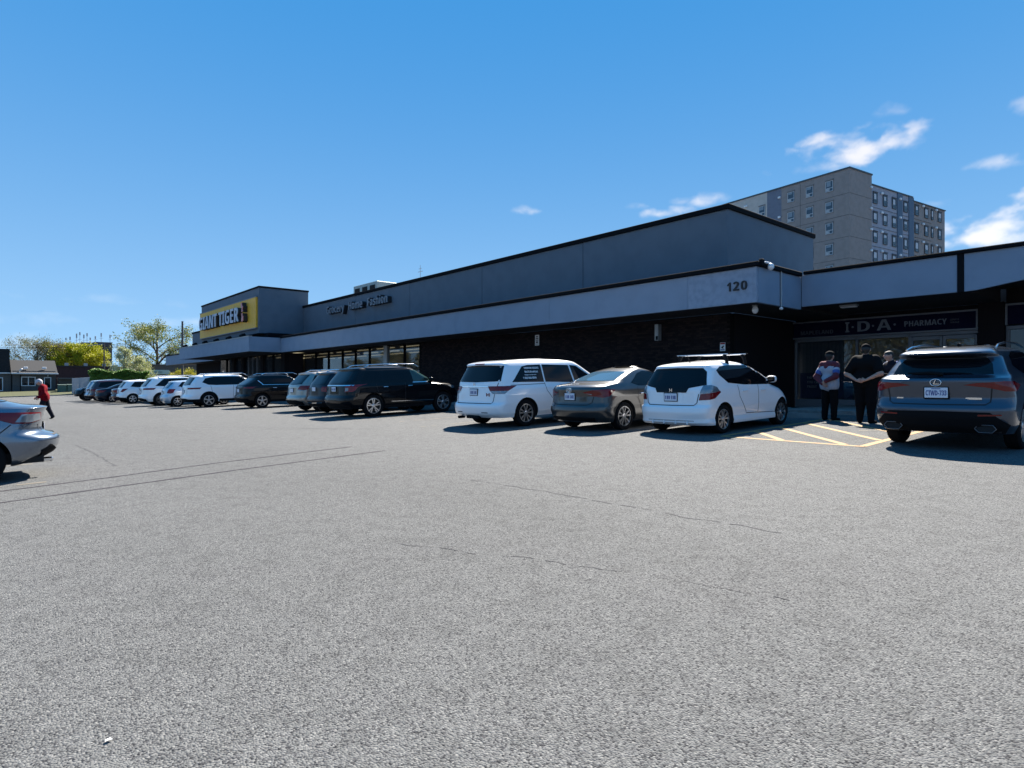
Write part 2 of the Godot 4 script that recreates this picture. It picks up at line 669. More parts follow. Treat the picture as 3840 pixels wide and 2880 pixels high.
func walk_slab(u0: float, u1: float, v0: float, v1: float, sloped := true) -> void:
	var uc := (u0 + u1) / 2
	var vc := (v0 + v1) / 2
	var o := structure("sidewalk_slab", box_mesh(Vector3(v1 - v0, 0.3, u1 - u0), 0.012), M.concrete, at(uc, vc, gy(uc, vc) - 0.03))
	if sloped:
		o.rotation.z = atan(0.032)


# a painted strip between two points (u, v), 4 mm above the asphalt
func stripe(called: String, a: Vector2, b: Vector2, width: float, m: Material) -> void:
	var t := Tris.new()
	var d := (b - a).normalized()
	var side := Vector2(-d.y, d.x) * width / 2
	var n := maxi(1, int(a.distance_to(b) / 0.16))
	var dd := rng.randf() * 10.0
	for k in n:
		var p := a.lerp(b, float(k) / n)
		var q := a.lerp(b, float(k + 1) / n)
		var wear := 0.75 + 0.25 * sin(dd + k * 2.3) * sin(k * 0.7 + dd)
		if m == M.line_worn and rng.randf() < 0.35:
			continue
		var s := side * (1.0 if m != M.line_worn else wear)
		t.face([on_ground((p + s).x, (p + s).y, 0.004), on_ground((q + s).x, (q + s).y, 0.004), on_ground((q - s).x, (q - s).y, 0.004), on_ground((p - s).x, (p - s).y, 0.004)], Vector3.UP)
	structure(called, t.mesh(), m)


func seal(pts: Array, width: float) -> void:
	var t := Tris.new()
	for k in pts.size() - 1:
		var steps := int(pts[k].distance_to(pts[k + 1]) / 0.12)
		for j in steps:
			var p: Vector2 = pts[k].lerp(pts[k + 1], float(j) / steps)
			var q: Vector2 = pts[k].lerp(pts[k + 1], float(j + 1) / steps)
			var d := (q - p).normalized()
			var s := Vector2(-d.y, d.x) * width * rng.randf_range(0.75, 1.25)
			t.face([on_ground((p + s).x, (p + s).y, 0.003), on_ground((q + s).x, (q + s).y, 0.003), on_ground((q - s).x, (q - s).y, 0.003), on_ground((p - s).x, (p - s).y, 0.003)], Vector3.UP)
	structure("sealed_joint", t.mesh(), M.tar)


func crack(a: Vector2, b: Vector2, sd: int, width: float) -> void:
	var r := RandomNumberGenerator.new()
	r.seed = sd
	var t := Tris.new()
	var n := int(a.distance_to(b) / 0.09)
	var d := (b - a).normalized()
	var s := Vector2(-d.y, d.x)
	var off := 0.0
	var p := a
	for k in n:
		off = off * 0.97 + r.randf_range(-0.03, 0.03)
		var q := a.lerp(b, float(k + 1) / n) + s * off
		var w := width * r.randf_range(0.15, 0.75)
		if r.randf() < 0.8:
			t.face([on_ground((p + s * w).x, (p + s * w).y, 0.0025), on_ground((q + s * w).x, (q + s * w).y, 0.0025), on_ground((q - s * w).x, (q - s * w).y, 0.0025), on_ground((p - s * w).x, (p - s * w).y, 0.0025)], Vector3.UP)
		p = q
	structure("asphalt_crack", t.mesh(), M.faint_crack)


# ---------------------------------------------------------------- lettering
func font(weight := 700) -> SystemFont:
	var f := SystemFont.new()
	f.font_names = PackedStringArray(["Droid Sans"])
	f.font_weight = weight
	return f


# text that faces -x (away from the building); its middle at `where`; width 0 keeps the font's own
func lettering(parent: Node, called: String, s: String, where: Vector3, cap: float, width: float, depth: float, m: Material, turn := -PI / 2, weight := 700, face_font := "Droid Sans") -> MeshInstance3D:
	var t := TextMesh.new()
	var f := font(weight)
	f.font_names = PackedStringArray([face_font])
	t.font = f
	t.text = s
	t.font_size = 64
	t.pixel_size = cap / (0.72 * 64.0)
	t.depth = depth
	t.curve_step = 2.0
	var o := part(parent, called, t, m, where)
	o.rotation.y = turn
	if width > 0.0:
		o.scale.x = width / maxf(t.get_aabb().size.x, 0.01)
	return o


# raised letters one by one along +z, first letter at u0, last ends at u1; black returns behind light faces
func channel_letters(parent: Node3D, s: String, u0: float, u1: float, v: float, y: float, cap: float, deep: float, face_mat: Material) -> void:
	var f := font(800)
	var total := 0.0
	for ch in s:
		total += f.get_string_size(ch, HORIZONTAL_ALIGNMENT_LEFT, -1, 64).x
	var k := (u0 - u1) / total
	var x := 0.0
	for ch in s:
		var w := f.get_string_size(ch, HORIZONTAL_ALIGNMENT_LEFT, -1, 64).x
		if ch != " ":
			var where := at(u0 - (x + w / 2) * k, v - deep - 0.03, y) - parent.position
			var px := cap / (0.72 * 64.0)
			var tm := TextMesh.new()
			tm.font = f
			tm.text = ch
			tm.font_size = 64
			tm.pixel_size = px
			tm.depth = 0.05
			tm.curve_step = 2.0
			var o := part(parent, "letter", tm, face_mat, where)
			o.rotation.y = -PI / 2
			o.scale.x = k / px
			var tb: TextMesh = tm.duplicate()
			tb.depth = deep
			var bk := part(o, "letter_return", tb, M.letter_black, Vector3(0, 0, -deep / 2 - 0.027))
			bk.scale = Vector3(1.02, 1.02, 1.0)
		x += w


# ---------------------------------------------------------------- the store
func build_store() -> void:
	var b := thing("store_building", "long low plaza building with slate grey parapet, pale canopy band and dark brick wall", "building", at(27.175, 21.74, -0.117))
	var bot := 3.654
	var top := 4.654
	# parapet block and the body of the building behind it
	slab(b, "upper_wall", 10.816, 77.177, 18.653, 24.892, 4.557, 7.078, M.parapet)
	var x := 10.816
	for w in [6.41, 6.63, 6.63, 6.63, 8.48]:
		slab(b, "wall_panel", x, x + w - 0.028, 18.588, 18.651, 4.557, 7.078, M.parapet)
		x += w
	slab(b, "wall_panel", 60.872, 77.166, 18.588, 18.651, 4.557, 7.078, M.parapet)
	slab(b, "parapet_cap", 10.75, 77.242, 18.522, 18.968, 7.078, 7.252, M.cap, 0.015)
	slab(b, "parapet_cap", 10.75, 11.196, 18.968, 24.958, 7.08, 7.251, M.cap, 0.015)
	slab(b, "rear_block", 13.044, 84.786, 28.805, 50.002, -0.661, 5.97, M.parapet)
	slab(b, "roof", 11.25, 76.09, 19.023, 24.838, 7.057, 7.1, M.roof_gravel)
	# canopy: panels butted with narrow joints, black cap, dark soffit
	x = 8.729
	var k := 0
	for w in [2.217, 6.087, 6.087, 6.087, 6.087, 6.087, 3.185]:
		slab(b, "fascia_panel", x + 0.006, x + w, 16.522, 16.631, bot, top, M.fascia_patch if k == 0 else M.fascia, 0.006)
		x += w
		k += 1
	slab(b, "fascia_panel", 8.729, 8.837, 16.633, 17.881, bot, top, M.fascia, 0.006)
	slab(b, "fascia_panel", 8.729, 8.837, 17.894, 19.24, bot, top, M.fascia, 0.006)
	slab(b, "canopy_cap", 8.653, 44.567, 16.446, 16.762, top, 4.796, M.cap, 0.02)
	slab(b, "canopy_cap", 8.653, 8.979, 16.763, 19.175, top + 0.001, 4.795, M.cap, 0.02)
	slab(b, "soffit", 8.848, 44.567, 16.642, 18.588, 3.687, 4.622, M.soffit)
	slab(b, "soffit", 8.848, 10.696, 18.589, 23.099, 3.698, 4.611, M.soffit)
	# brick front wall and its return beside the pharmacy
	brick_wall(b)
	# glazed front between the brick wall and the entrance block
	slab(b, "bulkhead", 29.458, 45.6, 18.588, 18.751, -0.444, 0.915, M.brick_b)
	var g := 29.458
	for w in [1.685, 1.902, 0.38, 1.902, 1.902, 1.902, 2.174, 2.174, 2.065]:
		var wide: bool = w < 0.5
		if wide:
			slab(b, "mullion", g, g + w, 18.566, 18.783, 0.915, 3.682, M.steel_grey, 0.01)
		else:
			var p := slab(b, "window", g + 0.03, g + w - 0.03, 18.664, 18.67, 0.948, 3.644, M.shop_glass)
			slab(p, "window_frame", g - 0.03, g + 0.03, 18.588, 18.74, 0.915, 3.682, M.black_plastic)
		g += w
	slab(b, "window_header", 29.458, 45.6, 18.577, 18.762, 3.646, 3.686, M.black_plastic)
	# the room behind the glass, with its rows of tubes
	slab(b, "shop_floor", 29.349, 61.959, 18.805, 28.697, 0.1, 0.263, M.room_wall)
	slab(b, "shop_back_wall", 29.349, 61.959, 28.479, 28.697, 0.263, 4.448, M.dark_room)
	slab(b, "shop_side_wall", 29.132, 29.349, 18.805, 28.697, 0.263, 4.448, M.dark_room)
	slab(b, "shop_side_wall", 61.959, 62.176, 17.392, 28.697, 0.263, 4.448, M.dark_room)
	slab(b, "shop_ceiling", 29.132, 62.176, 18.805, 28.697, 4.448, 4.546, M.dark_room)
	for row in [[20.0, 3.93], [22.4, 3.95], [24.9, 3.97], [27.5, 3.99]]:
		for s in 9:
			var a: float = 30.0 + s * 3.37 + row[0] * 0.1
			slab(b, "tube_lamp", a, a + 2.4, row[0], row[0] + 0.16, row[1], row[1] + 0.06, M.tube_lamp)
	for s in 2:
		var al := AreaLight3D.new()
		al.name = "ceiling_light"
		al.area_size = Vector2(8.0, 6.0)
		al.light_energy = 0.5
		al.light_color = Color(1.0, 0.93, 0.78)
		al.shadow_enabled = true
		b.add_child(al, true)
		al.position = at(35.9 + s * 15.2, 23.697, 3.861) - b.position
		al.rotation.x = -PI / 2
	# shelves of goods standing inside
	var goods := [mat(0.30, 0.10, 0.05), mat(0.32, 0.26, 0.05), mat(0.06, 0.14, 0.10), mat(0.25, 0.25, 0.24), mat(0.05, 0.09, 0.2)]
	for s in 10:
		var sh := slab(b, "shelf", 30.4 + s * 3.15, 30.95 + s * 3.15, 21.197, 27.175, 0.263, 2.057, M.steel_grey)
		for lvl in 3:
			for r in 4:
				slab(sh, "goods", 30.35 + s * 3.15, 31.0 + s * 3.15, 21.2 + r * 1.5, 22.5 + r * 1.5, 0.55 + lvl * 0.55, 0.95 + lvl * 0.55, goods[(s + lvl * 2 + r) % 5])
	# entrance block with the big sign
	slab(b, "sign_block", 45.6, 60.6, 15.348, 18.968, 5.046, 8.296, M.parapet)
	slab(b, "sign_block_cap", 45.556, 60.644, 15.305, 19.012, 8.296, 8.426, M.cap, 0.015)
	x = 44.567
	for w in [6.41, 6.52, 6.52]:
		slab(b, "fascia_panel", x + 0.006, x + w, 14.305, 14.414, bot, 4.687, M.fascia, 0.006)
		x += w
	slab(b, "fascia_panel", 44.567, 44.676, 14.416, 16.522, bot, 4.687, M.fascia, 0.006)
	slab(b, "canopy_edge", 44.534, 64.046, 14.272, 14.522, 4.687, 4.741, M.steel_grey)
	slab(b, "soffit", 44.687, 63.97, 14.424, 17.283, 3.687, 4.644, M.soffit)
	slab(b, "canopy_core", 44.893, 61.416, 15.761, 18.588, 4.654, 5.035, M.cap)
	# entrance glazing
	slab(b, "entrance_wall", 45.6, 46.306, 17.175, 17.501, -0.444, 3.676, M.brick_b)
	slab(b, "entrance_side_wall", 45.6, 45.763, 17.502, 18.577, -0.444, 3.676, M.brick_a)
	g = 46.306
	for w in [1.85, 1.85, 0.65, 1.03, 1.03, 1.03, 1.03, 0.65, 1.85, 0.65, 1.85, 1.85]:
		if w == 0.65:
			slab(b, "pier", g, g + w, 17.153, 17.501, -0.444, 3.676, M.brick_b)
		else:
			var p := slab(b, "window", g + 0.03, g + w - 0.03, 17.283, 17.29, 0.426, 3.578, M.shop_glass)
			slab(p, "window_frame", g - 0.035, g + 0.035, 17.196, 17.37, 0.1, 3.622, M.alu if w == 1.03 else M.black_plastic)
		g += w
	slab(b, "window_header", 46.306, g, 17.218, 17.414, 3.6, 3.685, M.black_plastic)
	slab(b, "window_sill", 46.306, g, 17.218, 17.414, -0.117, 0.415, M.black_plastic)
	# far wing
	x = 64.06
	for w in [6.63, 6.63, 6.63]:
		slab(b, "fascia_panel", x, x + w - 0.012, 17.283, 17.392, bot, 4.72, M.fascia, 0.006)
		x += w
	slab(b, "canopy_cap", 64.079, 84.025, 17.229, 17.501, 4.72, 4.839, M.cap)
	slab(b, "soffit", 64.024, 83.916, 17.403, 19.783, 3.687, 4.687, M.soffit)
	slab(b, "far_wall", 62.285, 77.721, 19.131, 19.457, -0.77, 3.676, M.brick_b)
	# sign panel with letters
	var sg := thing("store_sign", "big yellow sign panel with white raised store name on grey block", "sign", at(53.263, 15.218, -0.117))
	slab(sg, "sign_panel", 45.871, 60.524, 15.196, 15.343, 5.448, 7.633, M.yellow_sign, 0.01)
	slab(sg, "panel_trim", 45.817, 60.579, 15.18, 15.345, 7.634, 7.698, M.alu)
	slab(sg, "panel_trim", 45.817, 60.579, 15.18, 15.345, 5.383, 5.447, M.alu)
	channel_letters(sg, "GIANT TIGER", 59.5, 48.643, 15.196, 6.589, 1.065, 0.32, M.letter_white)
	var lg := Tris.new()
	lg.prism(PackedVector2Array([Vector2(-0.25, 0.62), Vector2(-0.05, 0.72), Vector2(0.0, 0.5), Vector2(0.2, 0.42), Vector2(0.12, 0.18), Vector2(0.22, 0.06), Vector2(-0.08, 0.02), Vector2(-0.02, 0.3), Vector2(-0.2, 0.38)]), Vector3.ZERO, Vector3(0, 0, 1), Vector3.UP, Vector3(-0.05, 0, 0))
	lg.prism(PackedVector2Array([Vector2(-0.12, -0.1), Vector2(0.1, -0.06), Vector2(0.12, -0.26), Vector2(0.26, -0.3), Vector2(0.24, -0.62), Vector2(0.02, -0.72), Vector2(-0.14, -0.56), Vector2(-0.02, -0.36)]), Vector3.ZERO, Vector3(0, 0, 1), Vector3.UP, Vector3(-0.05, 0, 0))
	var lo := part(sg, "logo_mark", lg.mesh(), M.logo_pink, at(47.774, 14.87, 6.676) - sg.position)
	var lb := part(lo, "logo_return", lg.mesh(), M.letter_black, Vector3(0.305, 0, 0))
	lb.scale = Vector3(6.0, 1.02, 1.04)
	var gs := thing("wall_lettering", "black raised lettering listing departments on the slate parapet", "sign", at(36.958, 18.479, -0.117))
	channel_letters(gs, "Grocery", 40.926, 38.154, 18.588, 6.426, 0.5, 0.26, M.letter_grey)
	channel_letters(gs, "Home", 37.556, 35.599, 18.588, 6.426, 0.5, 0.26, M.letter_grey)
	channel_letters(gs, "Fashion", 35.001, 32.447, 18.588, 6.426, 0.5, 0.26, M.letter_grey)
	var nb := thing("house_number", "black number 120 on the pale canopy band", "sign", at(9.783, 16.522, 4.154))
	for d in [["1", 9.55], ["2", 9.345], ["0", 9.1]]:
		lettering(nb, "digit", d[0], at(d[1], 16.5, 4.16) - nb.position, 0.253, 0.115 if d[0] == "1" else 0.185, 0.03, M.letter_black, -PI / 2, 900)
	# floodlights on the canopy edge aim up at the sign
	for q in 6:
		var u := 46.96 + q * 3.26
		var fl := thing("sign_floodlight", "black floodlight on the canopy edge aimed at the yellow sign", "floodlight", at(u, 14.62, 4.665), 0.0, "floodlights along the canopy below the yellow sign")
		box(fl, "bracket", Vector3(0, 0.06, 0), Vector3(0.08, 0.12, 0.5), M.black_plastic)
		var hd := box(fl, "lamp_head", Vector3(0.02, 0.22, 0), Vector3(0.30, 0.26, 0.62), M.black_plastic, 0.04)
		hd.rotation.z = 0.5
	# roof plant
	var ac := thing("rooftop_unit", "galvanised grey rooftop air unit with louvred openings behind the parapet", "air unit", at(39.132, 21.088, 7.057))
	box(ac, "casing", Vector3(0, 0.62, 0), Vector3(1.6, 1.24, 3.4), M.galv, 0.03)
	for q in 3:
		box(ac, "louvre", Vector3(-0.81, 0.72, -1.1 + q * 1.1), Vector3(0.03, 0.6, 0.7), M.dark_cavity)
	box(ac, "kerb_base", Vector3(0, 0.03, 0), Vector3(1.7, 0.06, 3.5), M.cap)
	var ac2 := thing("rooftop_box", "dark hooded roof box above the galvanised air unit", "vent box", at(38.697, 22.827, 7.089))
	box(ac2, "casing", Vector3(0, 0.55, 0), Vector3(1.2, 1.1, 1.4), M.steel_grey, 0.02)
	box(ac2, "hood", Vector3(0, 1.2, 0), Vector3(1.4, 0.2, 1.9), M.black_plastic, 0.03)
	var an := thing("roof_antenna", "thin whip antenna with crossbars on the long parapet roof", "antenna", at(33.154, 20.979, 7.089))
	var tt := Tris.new()
	tt.tube([Vector3.ZERO, Vector3(0, 1.7, 0)], [0.018, 0.012], 6)
	part(an, "mast", tt.mesh(), M.steel_grey)
	box(an, "crossbar", Vector3(0, 1.3, 0), Vector3(0.03, 0.025, 0.5), M.steel_grey)
	box(an, "crossbar", Vector3(0, 1.48, 0), Vector3(0.03, 0.02, 0.3), M.steel_grey)
	var rv := thing("roof_vent", "small low roof vent peeking over the long parapet", "vent", at(34.24, 22.284, 7.089))
	box(rv, "casing", Vector3(0, 0.2, 0), Vector3(0.8, 0.4, 1.6), M.galv, 0.04)
	box(rv, "lid", Vector3(0, 0.43, 0), Vector3(0.9, 0.06, 1.7), M.steel_grey, 0.02)
	# small things fixed to the brick wall and the canopy
	var s1 := thing("parking_notice", "narrow white parking notice high on the dark brick wall", "sign", at(19.892, 18.566, 3.285))
	box(s1, "sign_plate", Vector3(-0.012, 0, 0), Vector3(0.012, 0.46, 0.26), M.white_plastic, 0.003)
	for q in [[0.15, 0.09, 0.06], [0.07, 0.16, 0.035], [0.0, 0.15, 0.03], [-0.09, 0.12, 0.07], [-0.17, 0.18, 0.02]]:
		box(s1, "print_line", Vector3(-0.0195, q[0], 0), Vector3(0.002, q[2], q[1]), M.letter_black)
	var s2 := thing("camera_notice", "small white and red video camera notice near the brick corner", "sign", at(10.979, 18.566, 2.589))
	box(s2, "sign_plate", Vector3(-0.012, 0, 0), Vector3(0.012, 0.28, 0.19), M.white_plastic, 0.003)
	box(s2, "red_band", Vector3(-0.0195, 0.105, 0), Vector3(0.002, 0.05, 0.17), mat(0.35, 0.03, 0.03))
	var cm := Tris.new()
	cm.prism(PackedVector2Array([Vector2(-0.06, -0.02), Vector2(0.03, 0.04), Vector2(0.06, 0.01), Vector2(0.02, -0.02), Vector2(0.04, -0.06), Vector2(0.0, -0.06)]), Vector3(-0.019, 0, 0), Vector3(0, 0, 1), Vector3.UP, Vector3(-0.002, 0, 0))
	part(s2, "camera_symbol", cm.mesh(), M.letter_black)
	box(s2, "print_line", Vector3(-0.0195, -0.1, 0), Vector3(0.002, 0.03, 0.14), M.plate_blue)
	var wb := thing("wall_fixture", "grey sheet metal wall fixture on the dark brick wall", "fixture", at(13.479, 18.479, 3.209))
	box(wb, "casing", Vector3(0, 0, 0), Vector3(0.2, 0.58, 0.16), M.steel_grey, 0.01)
	box(wb, "hatch", Vector3(-0.103, -0.2, 0.02), Vector3(0.008, 0.14, 0.09), M.black_plastic)
	var cc := thing("security_camera", "white dome security camera on the canopy corner above the number", "camera", at(8.663, 16.979, 4.741))
	box(cc, "bracket", Vector3(0, 0.05, 0.0), Vector3(0.3, 0.06, 0.12), M.white_plastic, 0.02)
	var sp := SphereMesh.new()
	sp.radius = 0.09
	sp.height = 0.2
	part(cc, "dome", sp, M.white_plastic, Vector3(0.06, -0.06, 0.08))
	box(cc, "junction_box", Vector3(-0.35, 0.02, 0.02), Vector3(0.14, 0.2, 0.12), M.black_plastic, 0.02)
	var cd := thing("conduit_pipe", "thin conduit pipe down the canopy return beside the security camera", "pipe", at(8.696, 17.892, 3.578))
	var cp := Tris.new()
	cp.tube([Vector3(0, 0, 0), Vector3(0, 1.16, 0)], [0.022, 0.022], 8)
	part(cd, "pipe", cp.mesh(), M.steel_grey)
	box(cd, "end_fitting", Vector3(0, 0.0, 0), Vector3(0.09, 0.07, 0.09), M.white_plastic, 0.02)
	box(cd, "end_fitting", Vector3(0, 1.16, 0), Vector3(0.08, 0.06, 0.08), M.white_plastic, 0.02)
	var lf := thing("soffit_lamp", "round white lamp hanging under the canopy corner", "lamp", at(9.239, 17.392, 3.687))
	var s3 := SphereMesh.new()
	s3.radius = 0.09
	s3.height = 0.22
	part(lf, "globe", s3, M.white_plastic, Vector3(0, -0.14, 0))
	box(lf, "base", Vector3(0, -0.02, 0), Vector3(0.12, 0.04, 0.12), M.steel_grey)


func brick_wall(b: Node3D) -> void:
	var w := slab(b, "brick_wall", 10.761, 29.458, 18.599, 18.859, -0.661, 3.682, M.mortar)
	slab(b, "brick_side_wall", 10.707, 10.924, 18.87, 23.099, -0.661, 3.692, M.brick_b)
	var bm := box_mesh(Vector3(0.02, 0.064, 0.2), 0.004)
	var off := w.position + b.position
	var tones := [M.brick_a, M.brick_b, M.brick_c]
	var rest := []
	var count := 0
	var cols := int(18.6 / 0.21)
	for c in cols:
		for r in range(44, -1, -1):
			var y := 0.33 + r * 0.0745
			var u := 10.84 + c * 0.21 + (0.105 if r % 2 else 0.0)
			if u > 29.3 or y > 3.61 or y < gy(u, 17.1):
				continue
			var p := at(u + rng.randf_range(-0.003, 0.003), 18.593 - rng.randf() * 0.004, y) - off
			if count < 300 and y > 2.0:
				part(w, "brick", bm, tones[rng.randi() % 3], p)
				count += 1
			else:
				rest.append(p)
	for k in 3:
		var mm := MultiMesh.new()
		mm.transform_format = MultiMesh.TRANSFORM_3D
		mm.mesh = bm
		var mine := []
		for j in rest.size():
			if hash(j) % 3 == k:
				mine.append(rest[j])
		mm.instance_count = mine.size()
		for j in mine.size():
			mm.set_instance_transform(j, Transform3D(Basis(), mine[j]))
		var mi := MultiMeshInstance3D.new()
		mi.name = "brick_courses"
		mi.multimesh = mm
		mi.material_override = tones[k]
		mi.set_meta("kind", "stuff")
		w.add_child(mi, true)


# ---------------------------------------------------------------- the pharmacy
func build_pharmacy() -> void:
	var b := thing("pharmacy_building", "low pharmacy shopfront under a blue grey canopy beside the brick store", "building", at(3.261, 21.74, -0.117))
	# canopy band; right of the dark strip its lower edge sweeps up in a shallow arch
	slab(b, "fascia_panel", 4.707, 8.718, 19.24, 19.349, 3.741, 4.709, M.fascia, 0.006)
	slab(b, "fascia_strip", 4.565, 4.701, 19.218, 19.349, 3.731, 4.709, M.black_plastic)
	var t := Tris.new()
	var poly := PackedVector2Array([Vector2(-4.555, 4.709), Vector2(-4.555, 3.741), Vector2(-4.294, 3.752), Vector2(-3.587, 3.861), Vector2(-2.500, 4.013), Vector2(-1.087, 4.122), Vector2(1.087, 4.122), Vector2(3.261, 3.904), Vector2(4.348, 3.741), Vector2(6.522, 3.741), Vector2(6.522, 4.709)])
	t.prism(poly, Vector3(19.24, 0, 0), Vector3(0, 0, 1), Vector3.UP, Vector3(0.1, 0, 0))
	part(b, "fascia_panel", t.mesh(), M.fascia, -b.position)
	slab(b, "canopy_cap", -6.522, 8.642, 19.175, 19.512, 4.709, 4.818, M.cap, 0.02)
	slab(b, "soffit", 4.565, 8.837, 19.359, 23.088, 3.796, 4.687, M.soffit)
	slab(b, "soffit", -6.522, 4.555, 19.37, 23.088, 4.176, 4.676, M.soffit)
	slab(b, "rear_block", -6.522, 10.761, 23.425, 34.784, -0.552, 4.687, M.parapet)
	# lamp in the soffit
	var lf := thing("strip_lamp", "pale strip lamp on the soffit in front of the pharmacy sign", "lamp", at(7.718, 20.218, 3.774))
	box(lf, "housing", Vector3(0, -0.01, 0), Vector3(0.22, 0.05, 0.5), M.steel_grey, 0.01)
	box(lf, "diffuser", Vector3(0, -0.055, 0), Vector3(0.18, 0.035, 0.44), M.white_plastic, 0.01)
	# walls either side of the shopfront
	slab(b, "brick_pillar", 4.446, 5.065, 22.827, 23.37, -0.335, 3.785, M.brick_b)
	slab(b, "header_wall", 5.076, 10.696, 23.11, 23.37, 3.633, 3.785, M.brick_b)
	# shopfront: sill, frames, panes, doors
	var gyw := 0.66
	slab(b, "sill", 5.076, 10.696, 23.066, 23.316, gyw - 0.4, gyw + 0.16, M.alu)
	for u in [10.696, 8.587, 6.979]:
		slab(b, "frame_post", u - 0.07, u, 23.044, 23.197, gyw + 0.16, 3.035, M.alu, 0.008)
	slab(b, "frame_head", 5.076, 10.696, 23.044, 23.197, 2.904, 3.04, M.alu, 0.008)
	slab(b, "window", 8.609, 10.609, 23.11, 23.116, gyw + 0.16, 2.904, M.shop_glass)
	slab(b, "window", 7, 8.5, 23.11, 23.116, gyw + 0.16, 2.904, M.shop_glass)
	for u in [5.163, 6.065]:
		var d := slab(b, "door", u, u + 0.83, 23.12, 23.127, gyw + 0.1, 2.839, M.shop_glass)
		slab(d, "door_frame", u - 0.03, u + 0.05, 23.066, 23.175, gyw + 0.1, 2.883, M.alu, 0.006)
		slab(d, "door_frame", u + 0.78, u + 0.86, 23.066, 23.175, gyw + 0.1, 2.883, M.alu, 0.006)
		slab(d, "door_frame", u + 0.05, u + 0.78, 23.066, 23.175, 2.774, 2.894, M.alu, 0.006)
		slab(d, "push_bar", u + 0.06, u + 0.76, 23.034, 23.066, 1.752, 1.807, M.alu)
	# inside: blinds, posters, shelves
	slab(b, "room_back_wall", 5.109, 10.653, 27.175, 27.392, 0.317, 3.687, M.dark_room)
	slab(b, "room_floor", 5.109, 10.653, 23.37, 27.175, 0.317, 0.665, M.room_wall)
	var blind := mat(0.22, 0.25, 0.28, 0.9)
	for k in 14:
		slab(b, "blind_slat", 8.826 + k * 0.128, 8.826 + k * 0.128 + 0.109, 23.28 + 0.012 * (k % 2), 23.29 + 0.012 * (k % 2), 1.785, 2.883, blind)
	var po := slab(b, "window_poster", 8.75, 10.566, 23.218, 23.24, gyw + 0.2, 1.774, mat(0.02, 0.035, 0.16, 0.6))
	lettering(po, "poster_text", "THE OPTION", at(10, 23.207, 1.6) - b.position - po.position, 0.09, 0.62, 0.004, M.white_print)
	lettering(po, "poster_text", "YOU CAN", at(10.076, 23.207, 1.437) - b.position - po.position, 0.09, 0.48, 0.004, M.white_print)
	lettering(po, "poster_text", "TRUST", at(10.142, 23.207, 1.274) - b.position - po.position, 0.09, 0.36, 0.004, M.white_print)
	var panel := mat(0.30, 0.31, 0.28, 0.8)
	for k in 4:
		slab(b, "shelf_card", 7.066 + k * 0.37, 7.37 + k * 0.37, 23.479, 23.501, 1.904, 2.143 + 0.03 * (k % 2), panel)
		slab(b, "hanging_card", 7.066 + k * 0.39, 7.28 + k * 0.39, 23.544, 23.566, 2.361, 2.817, blind)
	slab(b, "display_shelf", 7.011, 8.479, 23.588, 24.131, 1.752, 1.839, M.steel_grey)
	slab(b, "display_shelf", 7.011, 8.479, 23.588, 24.131, 0.698, 0.752, M.steel_grey)
	# next shop to the right, cut by the frame
	slab(b, "frame_head", -2.174, 4.435, 23.044, 23.197, 2.97, 3.078, M.alu, 0.008)
	slab(b, "frame_post", 4.348, 4.435, 23.044, 23.197, 0.752, 2.97, M.alu, 0.008)
	slab(b, "window", 1.631, 4.348, 23.11, 23.116, 0.752, 2.97, M.shop_glass)
	slab(b, "sill", -2.174, 4.435, 23.066, 23.316, 0.1, 0.752, M.alu)
	slab(b, "room_back_wall", -2.174, 5, 26.088, 26.305, 0.317, 4.122, M.dark_room)
	slab(b, "header_wall", -6.522, 4.435, 23.11, 23.37, 3.709, 4.665, M.brick_b)
	for k in 2:
		var lat := box(b, "window_lattice", at(4.131, 23.186, 2.437) - b.position, Vector3(0.02, 0.7, 0.025), M.alu)
		lat.rotation.x = 0.7 if k else -0.7
	var s2 := thing("blank_shop_sign", "dark navy sign board above the shop beyond the pillar", "sign", at(3.261, 22.827, 3.361))
	slab(s2, "sign_board", -2.174, 4.37, 22.914, 23.044, 3.111, 3.665, M.navy_sign)
	slab(s2, "board_trim", -2.174, 4.424, 22.892, 23.055, 3.666, 3.72, M.alu)
	slab(s2, "board_trim", 4.372, 4.424, 22.892, 23.055, 3.089, 3.665, M.alu)
	# sign board
	var sg := thing("pharmacy_sign", "dark navy pharmacy sign board with grey lettering over the shopfront", "sign", at(7.826, 22.936, 3.339))
	slab(sg, "sign_board", 5.131, 10.674, 22.914, 23.044, 3.067, 3.578, M.navy_sign)
	slab(sg, "board_trim", 5.076, 10.696, 22.892, 23.055, 3.579, 3.633, M.alu)
	slab(sg, "board_trim", 5.076, 10.696, 22.892, 23.055, 3.013, 3.066, M.alu)
	slab(sg, "board_trim", 5.076, 5.128, 22.892, 23.055, 3.067, 3.578, M.alu)
	var dim := mat(0.07, 0.08, 0.10, 0.6)
	var pale := mat(0.17, 0.19, 0.22, 0.6)
	var w := func(u: float, y: float) -> Vector3: return at(u, 22.903, y) - sg.position
	lettering(sg, "sign_text", "MAPLELAND", w.call(9.837, 3.22), 0.14, 1.14, 0.02, dim)
	for q in [["I", 8.794, 0.13], ["D", 8.283, 0.39], ["A", 7.642, 0.435]]:
		lettering(sg, "sign_letter", q[0], w.call(q[1], 3.328), 0.35, q[2], 0.02, pale, -PI / 2, 900)
	var dot := CylinderMesh.new()
	dot.top_radius = 0.035
	dot.bottom_radius = 0.035
	dot.height = 0.02
	dot.radial_segments = 16
	for u in [8.62, 7.979, 7.326]:
		var dd := part(sg, "sign_dot", dot, pale, w.call(u, 3.328))
		dd.rotation.z = PI / 2
	lettering(sg, "sign_text", "PHARMACY", w.call(6.468, 3.317), 0.174, 1.17, 0.02, pale)
